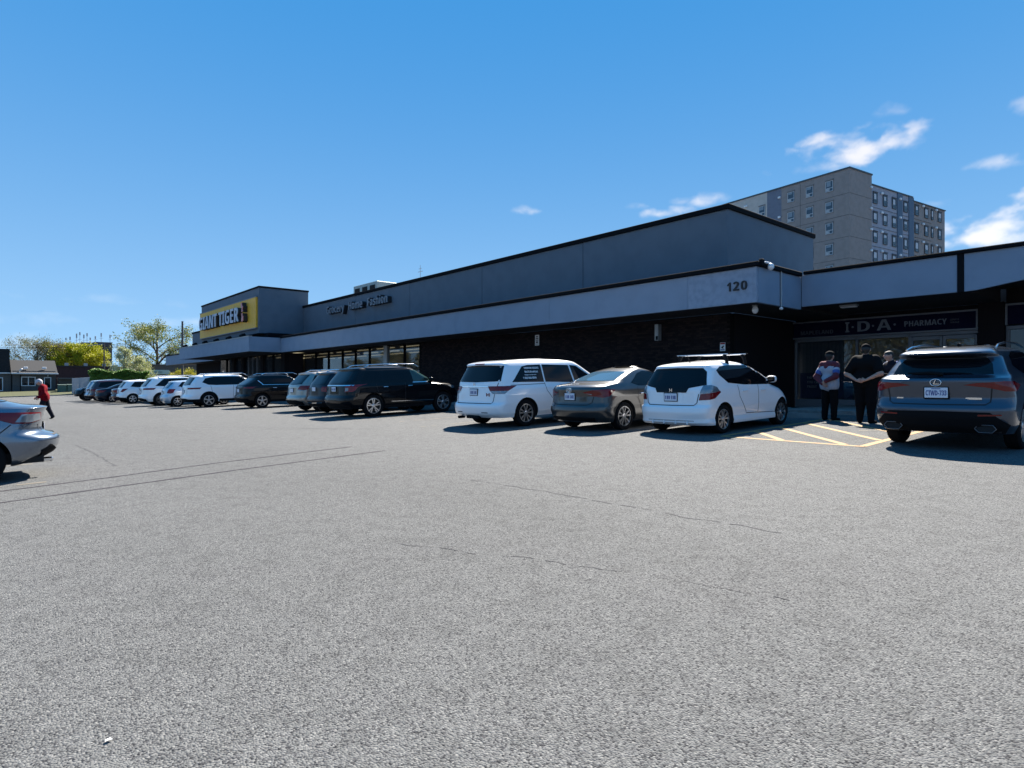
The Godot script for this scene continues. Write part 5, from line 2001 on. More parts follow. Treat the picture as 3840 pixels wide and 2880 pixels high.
# black pickup backed in, nose to the aisle
func pickup(black: Material) -> void:
	var d := {
		"L": 5.6, "W": 1.98, "H": 1.85, "belt": 1.25, "hood": 1.18, "wb": 3.5, "axle": 1.2, "r": 0.42, "rim": 0.25, "paint": black, "y0": 0.42, "fine": 2.0, "cowl": 4.15, "roof_front": 3.55, "mirror_x": 3.75, "lr": 0.2, "lf": 0.6, "rim_mat": M.dark_alloy,
		"xr": [[0.42, 0.1], [0.6, 0.0], [1.22, 0.02], [1.26, 0.3], [1.29, 1.6], [1.34, 1.85], [1.72, 2.0], [1.80, 2.15], [1.85, 2.6]],
		"side_glass": [[[2.15, 1.33], [2.2, 1.72], [3.0, 1.73], [3.05, 1.31]], [[3.12, 1.31], [3.08, 1.73], [3.4, 1.7], [3.85, 1.36], [3.85, 1.30]]],
		"rear_glass": [[0.0, 1.4], [0.55, 1.4], [0.5, 1.7], [0.0, 1.7]], "lamp": [[[0.86, 0.85], [1.0, 0.85], [1.0, 1.18], [0.86, 1.18]]], "handles": [[2.4, 1.15], [3.2, 1.15]],
	}
	vehicle("pickup_truck", "black pickup truck parked nose out at the far end of the row", "truck", d, 65.6, 12.0, -1.0)


func vehicle_silver() -> void:
	var silver := paint(0.15, 0.18, 0.225, 0.8, 0.25)
	var d := sedan({
		"L": 4.58, "W": 1.755, "H": 1.47, "deck": 1.06, "wb": 2.64, "axle": 1.0, "r": 0.32, "rim": 0.225, "style": "five", "paint": silver, "plate": 0.72, "y0": 0.22,
		"xr": [[0.2, 0.45], [0.28, 0.25], [0.36, 0.10], [0.46, 0.02], [0.58, 0.0], [0.63, 0.05], [0.68, 0.20], [0.74, 0.225], [0.9, 0.20], [1.0, 0.17], [1.045, 0.13], [1.06, 0.17], [1.072, 0.30], [1.09, 0.48], [1.12, 0.55], [1.36, 1.35], [1.42, 1.72], [1.45, 2.05], [1.47, 2.4]],
		"lamp": [[[0.50, 0.86], [0.80, 0.82], [1.0, 0.83], [1.40, 0.99], [1.3, 1.0], [0.55, 0.97]]], "clear": [[[0.52, 0.865], [0.80, 0.835], [0.98, 0.85], [0.90, 0.955], [0.58, 0.955]]], 
		
		"black_rear": [[[0.0, 0.24], [0.66, 0.26], [0.78, 0.42], [0.70, 0.50], [0.5, 0.42], [0.0, 0.40]]],
		"seam_side": [[[0.62, 0.82], [0.78, 0.68], [0.86, 0.62]], [[1.5, 1.0], [1.45, 0.7], [1.55, 0.45]], [[2.24, 0.96], [2.22, 0.36]]],
		"group": "vehicles parked in the lot",
	})
	var o := vehicle("sedan_car", "silver sedan parked alone across the aisle from the shops", "car", d, 12.2, 1.02, -1.0)
	var b: Body = o.get_meta("body")
	box(o, "exhaust_tip", Vector3(0.24, 0.25, -0.45), Vector3(0.24, 0.07, 0.09), M.chrome, 0.02)


# ---------------------------------------------------------------- trees
# style: h height, r crown radius, trunk height t0, n limbs, leaves, leaf size, colours
func tree(called: String, label: String, u: float, v: float, s: Dictionary, group := "") -> Node3D:
	var r := RandomNumberGenerator.new()
	r.seed = s.get("seed", 1)
	var base := on_ground(u, v, -0.15)
	var o := thing(called, label, "tree", base, 0.0, group)
	var wood := Tris.new()
	var tips := []
	var H: float = s.h
	var R: float = s.r
	var t0: float = s.t0
	var shape: String = s.get("shape", "round")
	var lean := Vector3(r.randf_range(-0.05, 0.05), 0, r.randf_range(-0.05, 0.05)) * H
	var tw: float = s.get("trunk", H * 0.028)
	wood.tube([Vector3.ZERO, Vector3(0, t0 * 0.5, 0) + lean * 0.2, Vector3(0, t0, 0) + lean * 0.4, Vector3(0, t0 + (H - t0) * 0.45, 0) + lean * 0.7, Vector3(0, H * 0.93, 0) + lean], [tw * 1.25, tw, tw * 0.9, tw * 0.5, tw * 0.1], 7)
	var limbs: int = s.get("limbs", 9)
	for k in limbs:
		var f := (k + 0.5) / limbs
		var y := lerpf(t0 * 0.85, H * 0.8, f)
		var a := k * 2.4 + r.randf_range(-0.4, 0.4)
		var reach := R
		if shape == "cone":
			reach = R * (1.05 - f * 0.85)
		elif shape == "vase":
			reach = R * lerpf(0.85, 0.45, absf(f - 0.25) / 0.75)
		else:
			reach = R * sqrt(maxf(1.0 - pow(2.0 * f - 0.75, 2.0) * 0.62, 0.1))
		var dir := Vector3(cos(a), 0, sin(a))
		var rise: float = s.get("rise", 0.45)
		var p0 := Vector3(0, y, 0) + lean * (y / H)
		var p1 := p0 + dir * reach * 0.35 + Vector3(0, reach * rise * 0.5, 0)
		var p2 := p0 + dir * reach * 0.72 + Vector3(0, reach * rise * 0.85, 0) + Vector3(r.randf_range(-0.1, 0.1), 0, r.randf_range(-0.1, 0.1)) * reach
		var p3 := p0 + dir * reach + Vector3(0, reach * rise * (0.9 + r.randf_range(-0.1, 0.25)), 0)
		var lw := tw * lerpf(0.55, 0.22, f)
		wood.tube([p0, p1, p2, p3], [lw, lw * 0.7, lw * 0.42, lw * 0.12], 6)
		var subs: int = s.get("subs", 6)
		for j in subs:
			var g := r.randf_range(0.3, 1.0)
			var q := p0.lerp(p1, g * 2.86) if g < 0.35 else (p1.lerp(p2, (g - 0.35) / 0.37) if g < 0.72 else p2.lerp(p3, (g - 0.72) / 0.28))
			var d2 := (dir.rotated(Vector3.UP, r.randf_range(-1.3, 1.3)) + Vector3(0, r.randf_range(-0.25, 1.0), 0)).normalized()
			var l2 := reach * r.randf_range(0.25, 0.5)
			var q2 := q + d2 * l2
			wood.tube([q, q.lerp(q2, 0.5) + Vector3(0, l2 * 0.08, 0), q2], [lw * 0.3, lw * 0.2, lw * 0.07], 4)
			tips.append(q2)
			tips.append(q.lerp(q2, 0.6))
			for m in s.get("twigs", 2):
				var d3 := (d2 + Vector3(r.randf_range(-1, 1), r.randf_range(-0.5, 1), r.randf_range(-1, 1))).normalized()
				var q3 := q2 + d3 * l2 * r.randf_range(0.3, 0.7)
				wood.tube([q2.lerp(q, 0.3), q3], [lw * 0.1, lw * 0.035], 3, false)
				tips.append(q3)
	part(o, "trunk", wood.mesh(), M.bark)
	# leaves in clumps round the twig ends
	var cr := Tris.new()
	var per: int = s.get("leaves", 24)
	var size: float = s.get("leaf", 0.2)
	var clump: float = s.get("clump", 0.5)
	var ca: Color = s.c0
	var cb: Color = s.c1
	for p in tips:
		var tone := r.randf()
		for k in per:
			var off := Vector3(r.randfn(), r.randfn() * 0.8, r.randfn()) * clump * 0.55
			var c: Vector3 = p + off
			var nn := (Vector3(r.randf_range(-1, 1), r.randf_range(-0.3, 1), r.randf_range(-1, 1))).normalized()
			var sd := nn.cross(Vector3(r.randf_range(-1, 1), r.randf_range(-1, 1), r.randf_range(-1, 1))).normalized()
			var up := nn.cross(sd)
			var z := size * r.randf_range(0.55, 1.2)
			var b := cr.v.size()
			cr.vert(c - sd * z * 0.5, nn)
			cr.vert(c + up * z * 0.35 + nn * z * 0.1, nn)
			cr.vert(c + sd * z * 0.5, nn)
			cr.vert(c - up * z * 0.35 + nn * z * 0.1, nn)
			cr.quad(b, b + 1, b + 2, b + 3)
			var col := ca.lerp(cb, clampf(tone * 0.6 + r.randf() * 0.4, 0, 1))
			for j in 4:
				cr.c.append(col)
	if cr.v.size():
		var m := mat(1, 1, 1, 0.7)
		m.vertex_color_use_as_albedo = true
		m.backlight_enabled = true
		m.backlight = lin(0.35, 0.38, 0.12)
		part(o, "crown", cr.mesh(), m)
	return o


# ---------------------------------------------------------------- far end of the lot
func build_backdrop() -> void:
	var shingle := mottled(mat(0.013, 0.0145, 0.018, 0.9), 1.4, 0.35, 51)
	var siding := mottled(mat(0.085, 0.08, 0.079, 0.85), 2.0, 0.15, 52)
	var siding2 := mottled(mat(0.09, 0.083, 0.079, 0.85), 2.0, 0.15, 53)
	var white := mat(0.55, 0.56, 0.58, 0.6)
	# grey house facing the lot; walls face the camera
	var h := thing("grey_house", "grey single storey house with dark shingle roof and white framed double window", "house", at(106.0, 6.8, 0))
	var gz := gy(100, 6.0)
	slab(h, "wall", 106.0, 114.0, 3.65, 8.3, gz - 0.4, 2.85, siding)
	for k in 9:
		slab(h, "siding_board", 105.97, 106.0, 3.65, 8.3, gz + 0.1 + k * 0.36, gz + 0.1 + k * 0.36 + 0.345, siding, 0.004)
	var rt := Tris.new()
	rt.prism(PackedVector2Array([Vector2(0.5, 2.8), Vector2(0.5, 2.9), Vector2(-4.0, 4.75), Vector2(-8.5, 2.9), Vector2(-8.5, 2.8)]), at(106.0, 3.5, 0) - h.position, Vector3(0, 0, 1), Vector3.UP, Vector3(5.0, 0, 0))
	part(h, "roof", rt.mesh(), shingle)
	slab(h, "gutter", 105.36, 105.5, 3.5, 8.55, 2.74, 2.92, white, 0.02)
	for q in [[4.8, 0.6], [6.8, 0.6]]:
		slab(h, "roof_vent", 106.2, 106.6, q[0], q[0] + 0.5, 3.45, 3.75, white, 0.04)
	house_window(h, 105.96, 4.65, 6.0, 1.25, 2.3, white, 2)
	house_window(h, 105.96, 7.1, 7.7, 0.9, 2.25, white, 1)
	var dish := SphereMesh.new()
	dish.radius = 0.3
	dish.height = 0.22
	var ds := part(h, "satellite_dish", dish, white, at(105.6, 4.5, 3.3) - h.position)
	ds.rotation.z = 0.9
	slab(h, "porch_lamp", 105.85, 105.97, 7.35, 7.5, 2.45, 2.62, white, 0.02)
	slab(h, "downpipe", 105.88, 105.96, 4.45, 4.53, gz, 2.75, M.black_plastic)
	# taller neighbour, cut by the frame
	var n := thing("tall_grey_house", "taller grey house with steep shingled side and pale trim at the lot's far edge", "house", at(107.0, 0.0, 0))
	slab(n, "wall", 106.5, 116.0, -8.0, 3.55, gz - 0.5, 2.8, siding2)
	slab(n, "shingled_wall", 106.6, 116.0, -8.0, 3.4, 2.95, 6.1, shingle)
	for k in 8:
		slab(n, "shingle_course", 106.56, 106.6, -8.0, 3.4, 2.97 + k * 0.39, 2.97 + k * 0.39 + 0.375, shingle, 0.006)
	slab(n, "trim_band", 106.3, 106.55, -8.0, 3.6, 2.80, 2.95, white)
	slab(n, "chimney", 109.0, 109.8, -3.0, 2.0, 6.1, 6.6, siding2)
	house_window(n, 106.46, 1.9, 2.6, 0.6, 2.2, white, 1)
	# sheds, bins and fences to its right
	var sh := thing("garden_shed", "low dark wooden shed with flat roof beside the grey house", "shed", at(105, 10.3, 0))
	slab(sh, "wall", 104.6, 107.0, 8.55, 10.2, gz - 0.3, 2.1, mat(0.05, 0.045, 0.042, 0.9))
	slab(sh, "roof", 104.3, 107.2, 8.5, 10.3, 2.1, 2.28, siding)
	for k in 6:
		slab(sh, "plank", 104.56, 104.6, 8.57 + k * 0.27, 8.57 + k * 0.27 + 0.258, gz - 0.2, 2.08, mat(0.055, 0.05, 0.046, 0.9))
	for k in 2:
		var bin := thing("waste_bin", "green steel waste bin in front of the dark shed", "bin", on_ground(102.5, 8.7 + k * 1.0), 0.0, "green bins by the shed")
		var gm := mottled(mat(0.05, 0.115, 0.095, 0.6), 0.8, 0.3, 55)
		box(bin, "container", Vector3(0, 0.68, 0), Vector3(0.9, 1.25, 1.2), gm, 0.03)
		var ld := box(bin, "lid", Vector3(0, 1.35, 0), Vector3(0.98, 0.08, 1.28), mat(0.03, 0.06, 0.05), 0.02)
		ld.rotation.x = 0.06
		for sx in [-1.0, 1.0]:
			box(bin, "wheel", Vector3(sx * 0.35, 0.05, 0.4), Vector3(0.1, 0.12, 0.12), M.rubber, 0.02)
	var fe := thing("corrugated_fence", "pale grey corrugated fence between the shed and the hedge", "fence", at(98.5, 10.6, 0))
	var fg := mat(0.30, 0.33, 0.37, 0.7)
	for k in 16:
		var fv := 9.55 + k * 0.115
		box(fe, "board", at(99.2 - k * 0.06, fv, gz + 1.25) - fe.position, Vector3(0.115, 2.1 + k * 0.02, 0.04), fg, 0.008)
	for k in 3:
		box(fe, "post", at(99.2 - k * 0.45, 9.55 + k * 0.86, gz + 1.2) - fe.position + Vector3(0, 0, -0.08), Vector3(0.1, 2.3, 0.1), mat(0.2, 0.2, 0.2))
	var hd := thing("hedge", "clipped green hedge behind the far parked cars", "hedge", on_ground(90, 13.4))
	var hr := RandomNumberGenerator.new()
	hr.seed = 77
	var core := Tris.new()
	core.bevel_box(Vector3(0, 1.35, 0), Vector3(6.0, 2.7, 1.0), 0.3)
	var cp := part(hd, "core", core.mesh(), mat(0.09, 0.16, 0.025, 0.95))
	var lv := Tris.new()
	for k in 9000:
		var p := Vector3(hr.randf_range(-3.15, 3.15), 0, 0)
		p.y = 2.78 + 0.18 * sin(p.x * 2.1) + hr.randfn() * 0.09 if k % 3 else hr.randf_range(0.3, 2.8)
		p.z = hr.randf_range(-0.6, 0.6) if k % 3 else 0.55 + hr.randfn() * 0.06
		var nn := Vector3(hr.randf_range(-1, 1), hr.randf_range(0, 1.5), hr.randf_range(-0.4, 1)).normalized()
		var sd := nn.cross(Vector3(hr.randf_range(-1, 1), hr.randf_range(-1, 1), 0.3)).normalized() * 0.09
		var up := nn.cross(sd)
		var b := lv.v.size()
		for q in [p - sd, p + up, p + sd, p - up]:
			lv.vert(q, nn)
			var tn := hr.randf()
			lv.c.append(Color(0.07 + tn * 0.07, 0.15 + tn * 0.08, 0.02))
		lv.quad(b, b + 1, b + 2, b + 3)
	var lm := mat(1, 1, 1, 0.7)
	lm.vertex_color_use_as_albedo = true
	lm.backlight_enabled = true
	lm.backlight = lin(0.3, 0.4, 0.08)
	part(hd, "leaves", lv.mesh(), lm)
	# low maroon building and dark block with antennas behind
	var mb := thing("maroon_building", "long low maroon brick building behind the grey house", "building", at(126, 14, 0))
	slab(mb, "wall", 124.0, 132.0, 9.5, 19.0, -0.6, 4.15, mottled(mat(0.065, 0.026, 0.026, 0.9), 2.0, 0.3, 56))
	slab(mb, "roof_edge", 123.9, 132.1, 9.4, 19.1, 4.15, 4.42, mat(0.04, 0.02, 0.02, 0.8))
	for k in 3:
		slab(mb, "roof_vent", 125, 125.5, 11.0 + k * 2.6, 11.5 + k * 2.6, 4.42, 4.9, M.steel_grey)
	slab(mb, "security_lamp", 123.7, 123.9, 17.2, 17.6, 4.3, 4.6, M.white_plastic, 0.04)
	var db := thing("antenna_block", "dark brick apartment block topped with rows of cellular antennas", "building", at(228, 26, 0))
	var dark := mottled(mat(0.062, 0.058, 0.068, 0.9), 8.0, 0.2, 57)
	slab(db, "wall", 226.0, 240.0, 21.0, 30.5, -1.0, 13.0, dark)
	slab(db, "stair_tower", 225.4, 232.0, 27.3, 31.7, -1.0, 14.1, dark)
	slab(db, "penthouse", 229.0, 234.0, 24.3, 26.6, 13.0, 14.2, dark)
	slab(db, "roof_edge", 225.3, 232.1, 27.2, 31.8, 14.1, 14.3, mat(0.12, 0.12, 0.13))
	for r in 4:
		for c in 3:
			var wn := slab(db, "window", 225.98, 226.0, 21.6 + c * 2.0, 22.6 + c * 2.0, 3.0 + r * 2.7, 4.3 + r * 2.7, M.car_glass)
			slab(wn, "window_sill", 225.9, 226.0, 21.5 + c * 2.0, 22.7 + c * 2.0, 2.9 + r * 2.7, 3.0 + r * 2.7, M.concrete)
	for q in [[20.2, 15.2, 1.0], [21.2, 15.6, 1.6], [22.8, 16.6, 2.2], [23.6, 17.1, 1.5], [24.6, 16.4, 1.8], [25.4, 16.9, 1.6], [26.2, 15.6, 1.2], [27.5, 16.1, 1.4], [29.0, 17.1, 1.9], [31.3, 16.7, 1.7]]:
		var base_y := 13.0 if q[0] < 27.2 else 14.2
		var ap := thing("cell_antenna", "grey panel antenna on a thin roof mast of the dark block", "antenna", at(226.6, q[0], base_y), 0.0, "cellular antennas on the dark block")
		var mt := Tris.new()
		mt.tube([Vector3.ZERO, Vector3(0, q[1] - base_y, 0)], [0.07, 0.05], 6)
		part(ap, "mast", mt.mesh(), M.steel_grey)
		box(ap, "panel", Vector3(0, q[1] - base_y - q[2] * 0.3, 0.12), Vector3(0.34, q[2] * 0.62, 0.2), mat(0.35, 0.36, 0.38), 0.03)
		box(ap, "crossarm", Vector3(0, (q[1] - base_y) * 0.45, 0), Vector3(0.9, 0.07, 0.07), M.steel_grey)
	# brown brick shop and its sign
	var br := thing("brown_brick_building", "flat roofed brown brick building behind the pale roadside sign", "building", at(126, 27, 0))
	slab(br, "wall", 124.5, 134.0, 20.5, 38.0, -0.6, 4.7, mottled(mat(0.13, 0.11, 0.105, 0.9), 1.5, 0.25, 58))
	slab(br, "roof_edge", 124.4, 134.1, 20.4, 38.1, 4.7, 4.95, mat(0.10, 0.085, 0.08, 0.85))
	slab(br, "door", 124.42, 124.5, 29.0, 30.2, -0.4, 2.2, M.car_glass)
	slab(br, "window", 124.42, 124.5, 31.2, 34.0, 1.0, 2.6, M.car_glass)
	var rs := thing("roadside_sign", "long pale green roadside sign with pointed end in front of brown building", "sign", at(118.6, 23.4, 0))
	var rp := Tris.new()
	rp.prism(PackedVector2Array([Vector2(-1.9, 3.12), Vector2(1.5, 3.12), Vector2(1.75, 3.45), Vector2(1.5, 3.82), Vector2(-1.9, 3.82)]), Vector3.ZERO, Vector3(1, 0, 0), Vector3.UP, Vector3(0, 0, -0.2))
	part(rs, "sign_board", rp.mesh(), mat(0.40, 0.47, 0.44, 0.6))
	lettering(rs, "sign_text", "Acropolis", Vector3(-0.55, 3.46, 0.02), 0.36, 2.1, 0.04, mat(0.09, 0.16, 0.17), 0.0, 400, "Droid Serif")
	for s in [-1.4, 1.2]:
		box(rs, "post", Vector3(s, 1.5, -0.1), Vector3(0.14, 3.3, 0.14), M.steel_grey)
	# poles and wire
	var p1 := thing("utility_pole", "tall bare dark utility pole rising behind the far canopy", "pole", on_ground(92.0, 20.93))
	var pt := Tris.new()
	pt.tube([Vector3(0, -0.3, 0), Vector3(0, 9.55, 0)], [0.15, 0.115], 10)
	part(p1, "shaft", pt.mesh(), mat(0.075, 0.07, 0.068, 0.9))
	box(p1, "top_cap", Vector3(0, 9.57, 0), Vector3(0.24, 0.04, 0.2), M.steel_grey)
	var p2 := thing("utility_pole", "thin dark utility pole with bracket in front of the dark block", "pole", on_ground(110.0, 14.45))
	var pt2 := Tris.new()
	pt2.tube([Vector3(0, -0.3, 0), Vector3(0, 7.45, 0)], [0.12, 0.09], 10)
	part(p2, "shaft", pt2.mesh(), mat(0.05, 0.047, 0.046, 0.9))
	var br2 := box(p2, "bracket_arm", Vector3(-1.0, 7.1, 0), Vector3(2.1, 0.09, 0.09), M.steel_grey)
	br2.rotation.z = 0.16
	box(p2, "notice_board", Vector3(0.0, 3.0, 0.2), Vector3(0.6, 0.55, 0.06), mat(0.45, 0.48, 0.52))
	var wire := thing("overhead_wire", "thin overhead wire strung past the utility poles", "wire", at(109, 14, 0))
	var wt := Tris.new()
	var wp := []
	var wr := []
	for k in 41:
		var f := k / 40.0
		wp.append(at(lerpf(115.0, 106.0, f), lerpf(-12.0, 40.0, f), 7.1 - 0.6 * sin(fposmod(f * 2.0, 1.0) * PI)) - wire.position)
		wr.append(0.022)
	wt.tube(wp, wr, 5)
	part(wire, "cable", wt.mesh(), M.cap)
	# trees
	tree("yellow_tree", "rounded bright yellow green tree in front of the dark antenna block", 137.0, 13.9, {"h": 9.4, "r": 3.5, "t0": 4.2, "limbs": 16, "subs": 11, "twigs": 2, "leaves": 42, "leaf": 0.26, "clump": 0.62, "seed": 3, "c0": Color(0.24, 0.26, 0.008), "c1": Color(0.46, 0.43, 0.012), "rise": 0.3})
	tree("budding_tree", "broad grey brown tree just coming into bud behind the shingle roof", 140.0, 8.0, {"h": 10.0, "r": 3.6, "t0": 2.0, "limbs": 14, "subs": 12, "twigs": 6, "leaves": 6, "leaf": 0.17, "clump": 0.6, "seed": 4, "trunk": 0.22, "c0": Color(0.15, 0.14, 0.07), "c1": Color(0.22, 0.22, 0.10), "rise": 0.9})
	tree("budding_tree", "darker tangled bare tree left of the yellow green tree", 138.0, 10.6, {"h": 9.6, "r": 3.0, "t0": 2.0, "limbs": 14, "subs": 12, "twigs": 6, "leaves": 8, "leaf": 0.16, "clump": 0.5, "seed": 14, "trunk": 0.2, "c0": Color(0.08, 0.07, 0.05), "c1": Color(0.16, 0.15, 0.07), "rise": 0.8})
	tree("blossom_tree", "slender pale blossoming tree with cream flowers by the hedge", 101.0, 15.4, {"h": 7.7, "r": 1.7, "t0": 1.6, "limbs": 13, "subs": 8, "twigs": 2, "leaves": 16, "leaf": 0.17, "clump": 0.42, "seed": 6, "shape": "cone", "c0": Color(0.16, 0.19, 0.08), "c1": Color(0.70, 0.68, 0.52), "rise": 0.55})
	tree("blossom_tree", "shorter cream blossoming tree against the brown brick wall", 101.5, 17.6, {"h": 6.0, "r": 1.7, "t0": 1.0, "limbs": 12, "subs": 8, "twigs": 2, "leaves": 18, "leaf": 0.17, "clump": 0.45, "seed": 16, "shape": "cone", "c0": Color(0.22, 0.25, 0.10), "c1": Color(0.62, 0.60, 0.42), "rise": 0.5})
	tree("spreading_tree", "large spreading tree with thin new leaves beside the utility pole", 126.0, 24.6, {"h": 13.0, "r": 4.9, "t0": 3.0, "limbs": 13, "subs": 12, "twigs": 3, "leaves": 11, "leaf": 0.26, "clump": 0.62, "seed": 8, "trunk": 0.36, "shape": "round", "c0": Color(0.14, 0.17, 0.04), "c1": Color(0.28, 0.28, 0.10), "rise": 0.62})
	tree("forsythia_bush", "yellow bush seen under the far canopy", 100.0, 22.9, {"h": 3.6, "r": 1.4, "t0": 0.6, "limbs": 9, "subs": 7, "twigs": 2, "leaves": 18, "leaf": 0.18, "clump": 0.4, "seed": 9, "c0": Color(0.30, 0.28, 0.03), "c1": Color(0.45, 0.38, 0.05)})
	tree("leafing_tree", "tree top with fresh leaves peeking over the pharmacy roof", 14.9, 67.5, {"h": 14.2, "r": 3.6, "t0": 4.0, "limbs": 13, "subs": 9, "twigs": 3, "leaves": 9, "leaf": 0.22, "clump": 0.5, "seed": 10, "c0": Color(0.12, 0.15, 0.03), "c1": Color(0.25, 0.26, 0.08)})
	# trees across the street behind the viewer; the shop windows mirror them
	var k := 0
	for q in [[24.0, -34.0], [33.0, -38.0], [96.0, -33.0], [107.0, -36.0], [117.0, -34.0], [128.0, -37.0], [139.0, -34.0]]:
		tree("street_tree", "leafy street tree across the road, mirrored in the shop windows", q[0], q[1], {"h": 9.0 + (k % 3), "r": 4.0, "t0": 2.2, "limbs": 11, "subs": 7, "twigs": 2, "leaves": 14, "leaf": 0.34, "clump": 0.7, "seed": 60 + k, "c0": Color(0.07, 0.08, 0.03), "c1": Color(0.16, 0.14, 0.05)}, "street trees across the road")
		k += 1


func house_window(h: Node3D, u: float, v0: float, v1: float, y0: float, y1: float, m: Material, lights: int) -> void:
	var w := slab(h, "window", u - 0.02, u, v0, v1, y0, y1, M.car_glass)
	slab(w, "frame", u - 0.06, u + 0.001, v0 - 0.1, v0, y0 - 0.1, y1 + 0.1, m)
	slab(w, "frame", u - 0.06, u + 0.001, v1, v1 + 0.1, y0 - 0.1, y1 + 0.1, m)
	slab(w, "frame", u - 0.058, u + 0.001, v0, v1, y1, y1 + 0.1, m)
	slab(w, "frame", u - 0.058, u + 0.001, v0, v1, y0 - 0.1, y0, m)
	if lights == 2:
		slab(w, "frame", u - 0.055, u - 0.021, (v0 + v1) / 2 - 0.05, (v0 + v1) / 2 + 0.05, y0, y1, m)


# ---------------------------------------------------------------- people
# bones: [a, b, radius a, radius b]; smooth union meshed as surface nets
func flesh(bones: Array, cell: float, k: float) -> ArrayMesh:
	var lo := Vector3(1e9, 1e9, 1e9)
	var hi := -lo
	for b in bones:
		var r: float = maxf(b[2], b[3]) + cell * 3.0 + k * 0.3
		lo = lo.min(b[0].min(b[1]) - Vector3(r, r, r))
		hi = hi.max(b[0].max(b[1]) + Vector3(r, r, r))
	var nx := ceili((hi.x - lo.x) / cell) + 1
	var ny := ceili((hi.y - lo.y) / cell) + 1
	var nz := ceili((hi.z - lo.z) / cell) + 1
	var g := PackedFloat32Array()
	g.resize(nx * ny * nz)
	g.fill(1.0)
	for b in bones:
		var a: Vector3 = b[0]
		var e: Vector3 = b[1]
		var ra: float = b[2]
		var rb: float = b[3]
		var m := maxf(ra, rb) + cell * 2.5 + k
		var l0 := ((a.min(e) - Vector3(m, m, m) - lo) / cell).floor()
		var l1 := ((a.max(e) + Vector3(m, m, m) - lo) / cell).ceil()
		var d := e - a
		var dd := maxf(d.length_squared(), 1e-9)
		for iz in range(maxi(0, int(l0.z)), mini(nz, int(l1.z) + 1)):
			for iy in range(maxi(0, int(l0.y)), mini(ny, int(l1.y) + 1)):
				var row := (iz * ny + iy) * nx
				for ix in range(maxi(0, int(l0.x)), mini(nx, int(l1.x) + 1)):
					var p := lo + Vector3(ix, iy, iz) * cell
					var t := clampf((p - a).dot(d) / dd, 0.0, 1.0)
					var s := (p - a - d * t).length() - lerpf(ra, rb, t)
					var old := g[row + ix]
					var h := maxf(k - absf(old - s), 0.0) / k
					g[row + ix] = minf(old, s) - h * h * k * 0.25
	var t2 := Tris.new()
	var ids := PackedInt32Array()
	ids.resize(nx * ny * nz)
	ids.fill(-1)
	var sx := 1
	var sy := nx
	var sz := nx * ny
	var corner := [0, sx, sy, sx + sy, sz, sx + sz, sy + sz, sx + sy + sz]
	var edges := [[0, 1], [2, 3], [4, 5], [6, 7], [0, 2], [1, 3], [4, 6], [5, 7], [0, 4], [1, 5], [2, 6], [3, 7]]
	for iz in nz - 1:
		for iy in ny - 1:
			for ix in nx - 1:
				var o := (iz * ny + iy) * nx + ix
				var inside := 0
				for c in 8:
					if g[o + corner[c]] < 0.0:
						inside += 1
				if inside == 0 or inside == 8:
					continue
				var sum := Vector3.ZERO
				var n := 0
				for e in edges:
					var va := g[o + corner[e[0]]]
					var vb := g[o + corner[e[1]]]
					if (va < 0.0) != (vb < 0.0):
						var f := va / (va - vb)
						var pa := Vector3(e[0] & 1, (e[0] >> 1) & 1, e[0] >> 2)
						var pb := Vector3(e[1] & 1, (e[1] >> 1) & 1, e[1] >> 2)
						sum += pa.lerp(pb, f)
						n += 1
				var nn := Vector3(g[o + sx] - g[o], g[o + sy] - g[o], g[o + sz] - g[o])
				nn += Vector3(g[o + sx + sy + sz] - g[o + sy + sz], g[o + sx + sy + sz] - g[o + sx + sz], g[o + sx + sy + sz] - g[o + sx + sy])
				ids[o] = t2.vert(lo + (Vector3(ix, iy, iz) + sum / n) * cell, nn.normalized())
	for iz in range(1, nz - 1):
		for iy in range(1, ny - 1):
			for ix in range(1, nx - 1):
				var o := (iz * ny + iy) * nx + ix
				var s0 := g[o] < 0.0
				if s0 != (g[o + sx] < 0.0):
					t2.quad(ids[o], ids[o - sy], ids[o - sy - sz], ids[o - sz])
				if s0 != (g[o + sy] < 0.0):
					t2.quad(ids[o], ids[o - sx], ids[o - sx - sz], ids[o - sz])
				if s0 != (g[o + sz] < 0.0):
					t2.quad(ids[o], ids[o - sx], ids[o - sx - sy], ids[o - sy])
	return t2.mesh()


func joined(list: Array) -> ArrayMesh:
	var st := SurfaceTool.new()
	for m in list:
		st.append_from(m, 0, Transform3D())
	return st.commit()


# five bent fingers from a wrist: to = direction of the hand, side = towards the thumb, curl = palm direction
func hand_bones(wrist: Vector3, to: Vector3, side: Vector3, palm: Vector3) -> Array:
	var b := []
	var knuckle := wrist + to * 0.085
	b.append([wrist, knuckle + side * 0.018, 0.026, 0.021])
	b.append([wrist, knuckle - side * 0.018, 0.026, 0.020])
	var lens := [0.066, 0.076, 0.07, 0.055]
	for k in 4:
		var p := knuckle + side * (0.032 - 0.021 * k)
		var q: Vector3 = p + (to * 0.8 + palm * 0.45).normalized() * lens[k] * 0.55
		var e: Vector3 = q + (to * 0.25 + palm).normalized() * lens[k] * 0.5
		b.append([p, q, 0.0095, 0.0088])
		b.append([q, e, 0.0088, 0.0075])
	var t0 := wrist + to * 0.03 + side * 0.026
	var t1 := t0 + (side * 0.7 + to * 0.7 + palm * 0.2).normalized() * 0.04
	b.append([t0, t1, 0.013, 0.0105])
	b.append([t1, t1 + (to * 0.9 + palm * 0.5).normalized() * 0.03, 0.0105, 0.009])
	return b


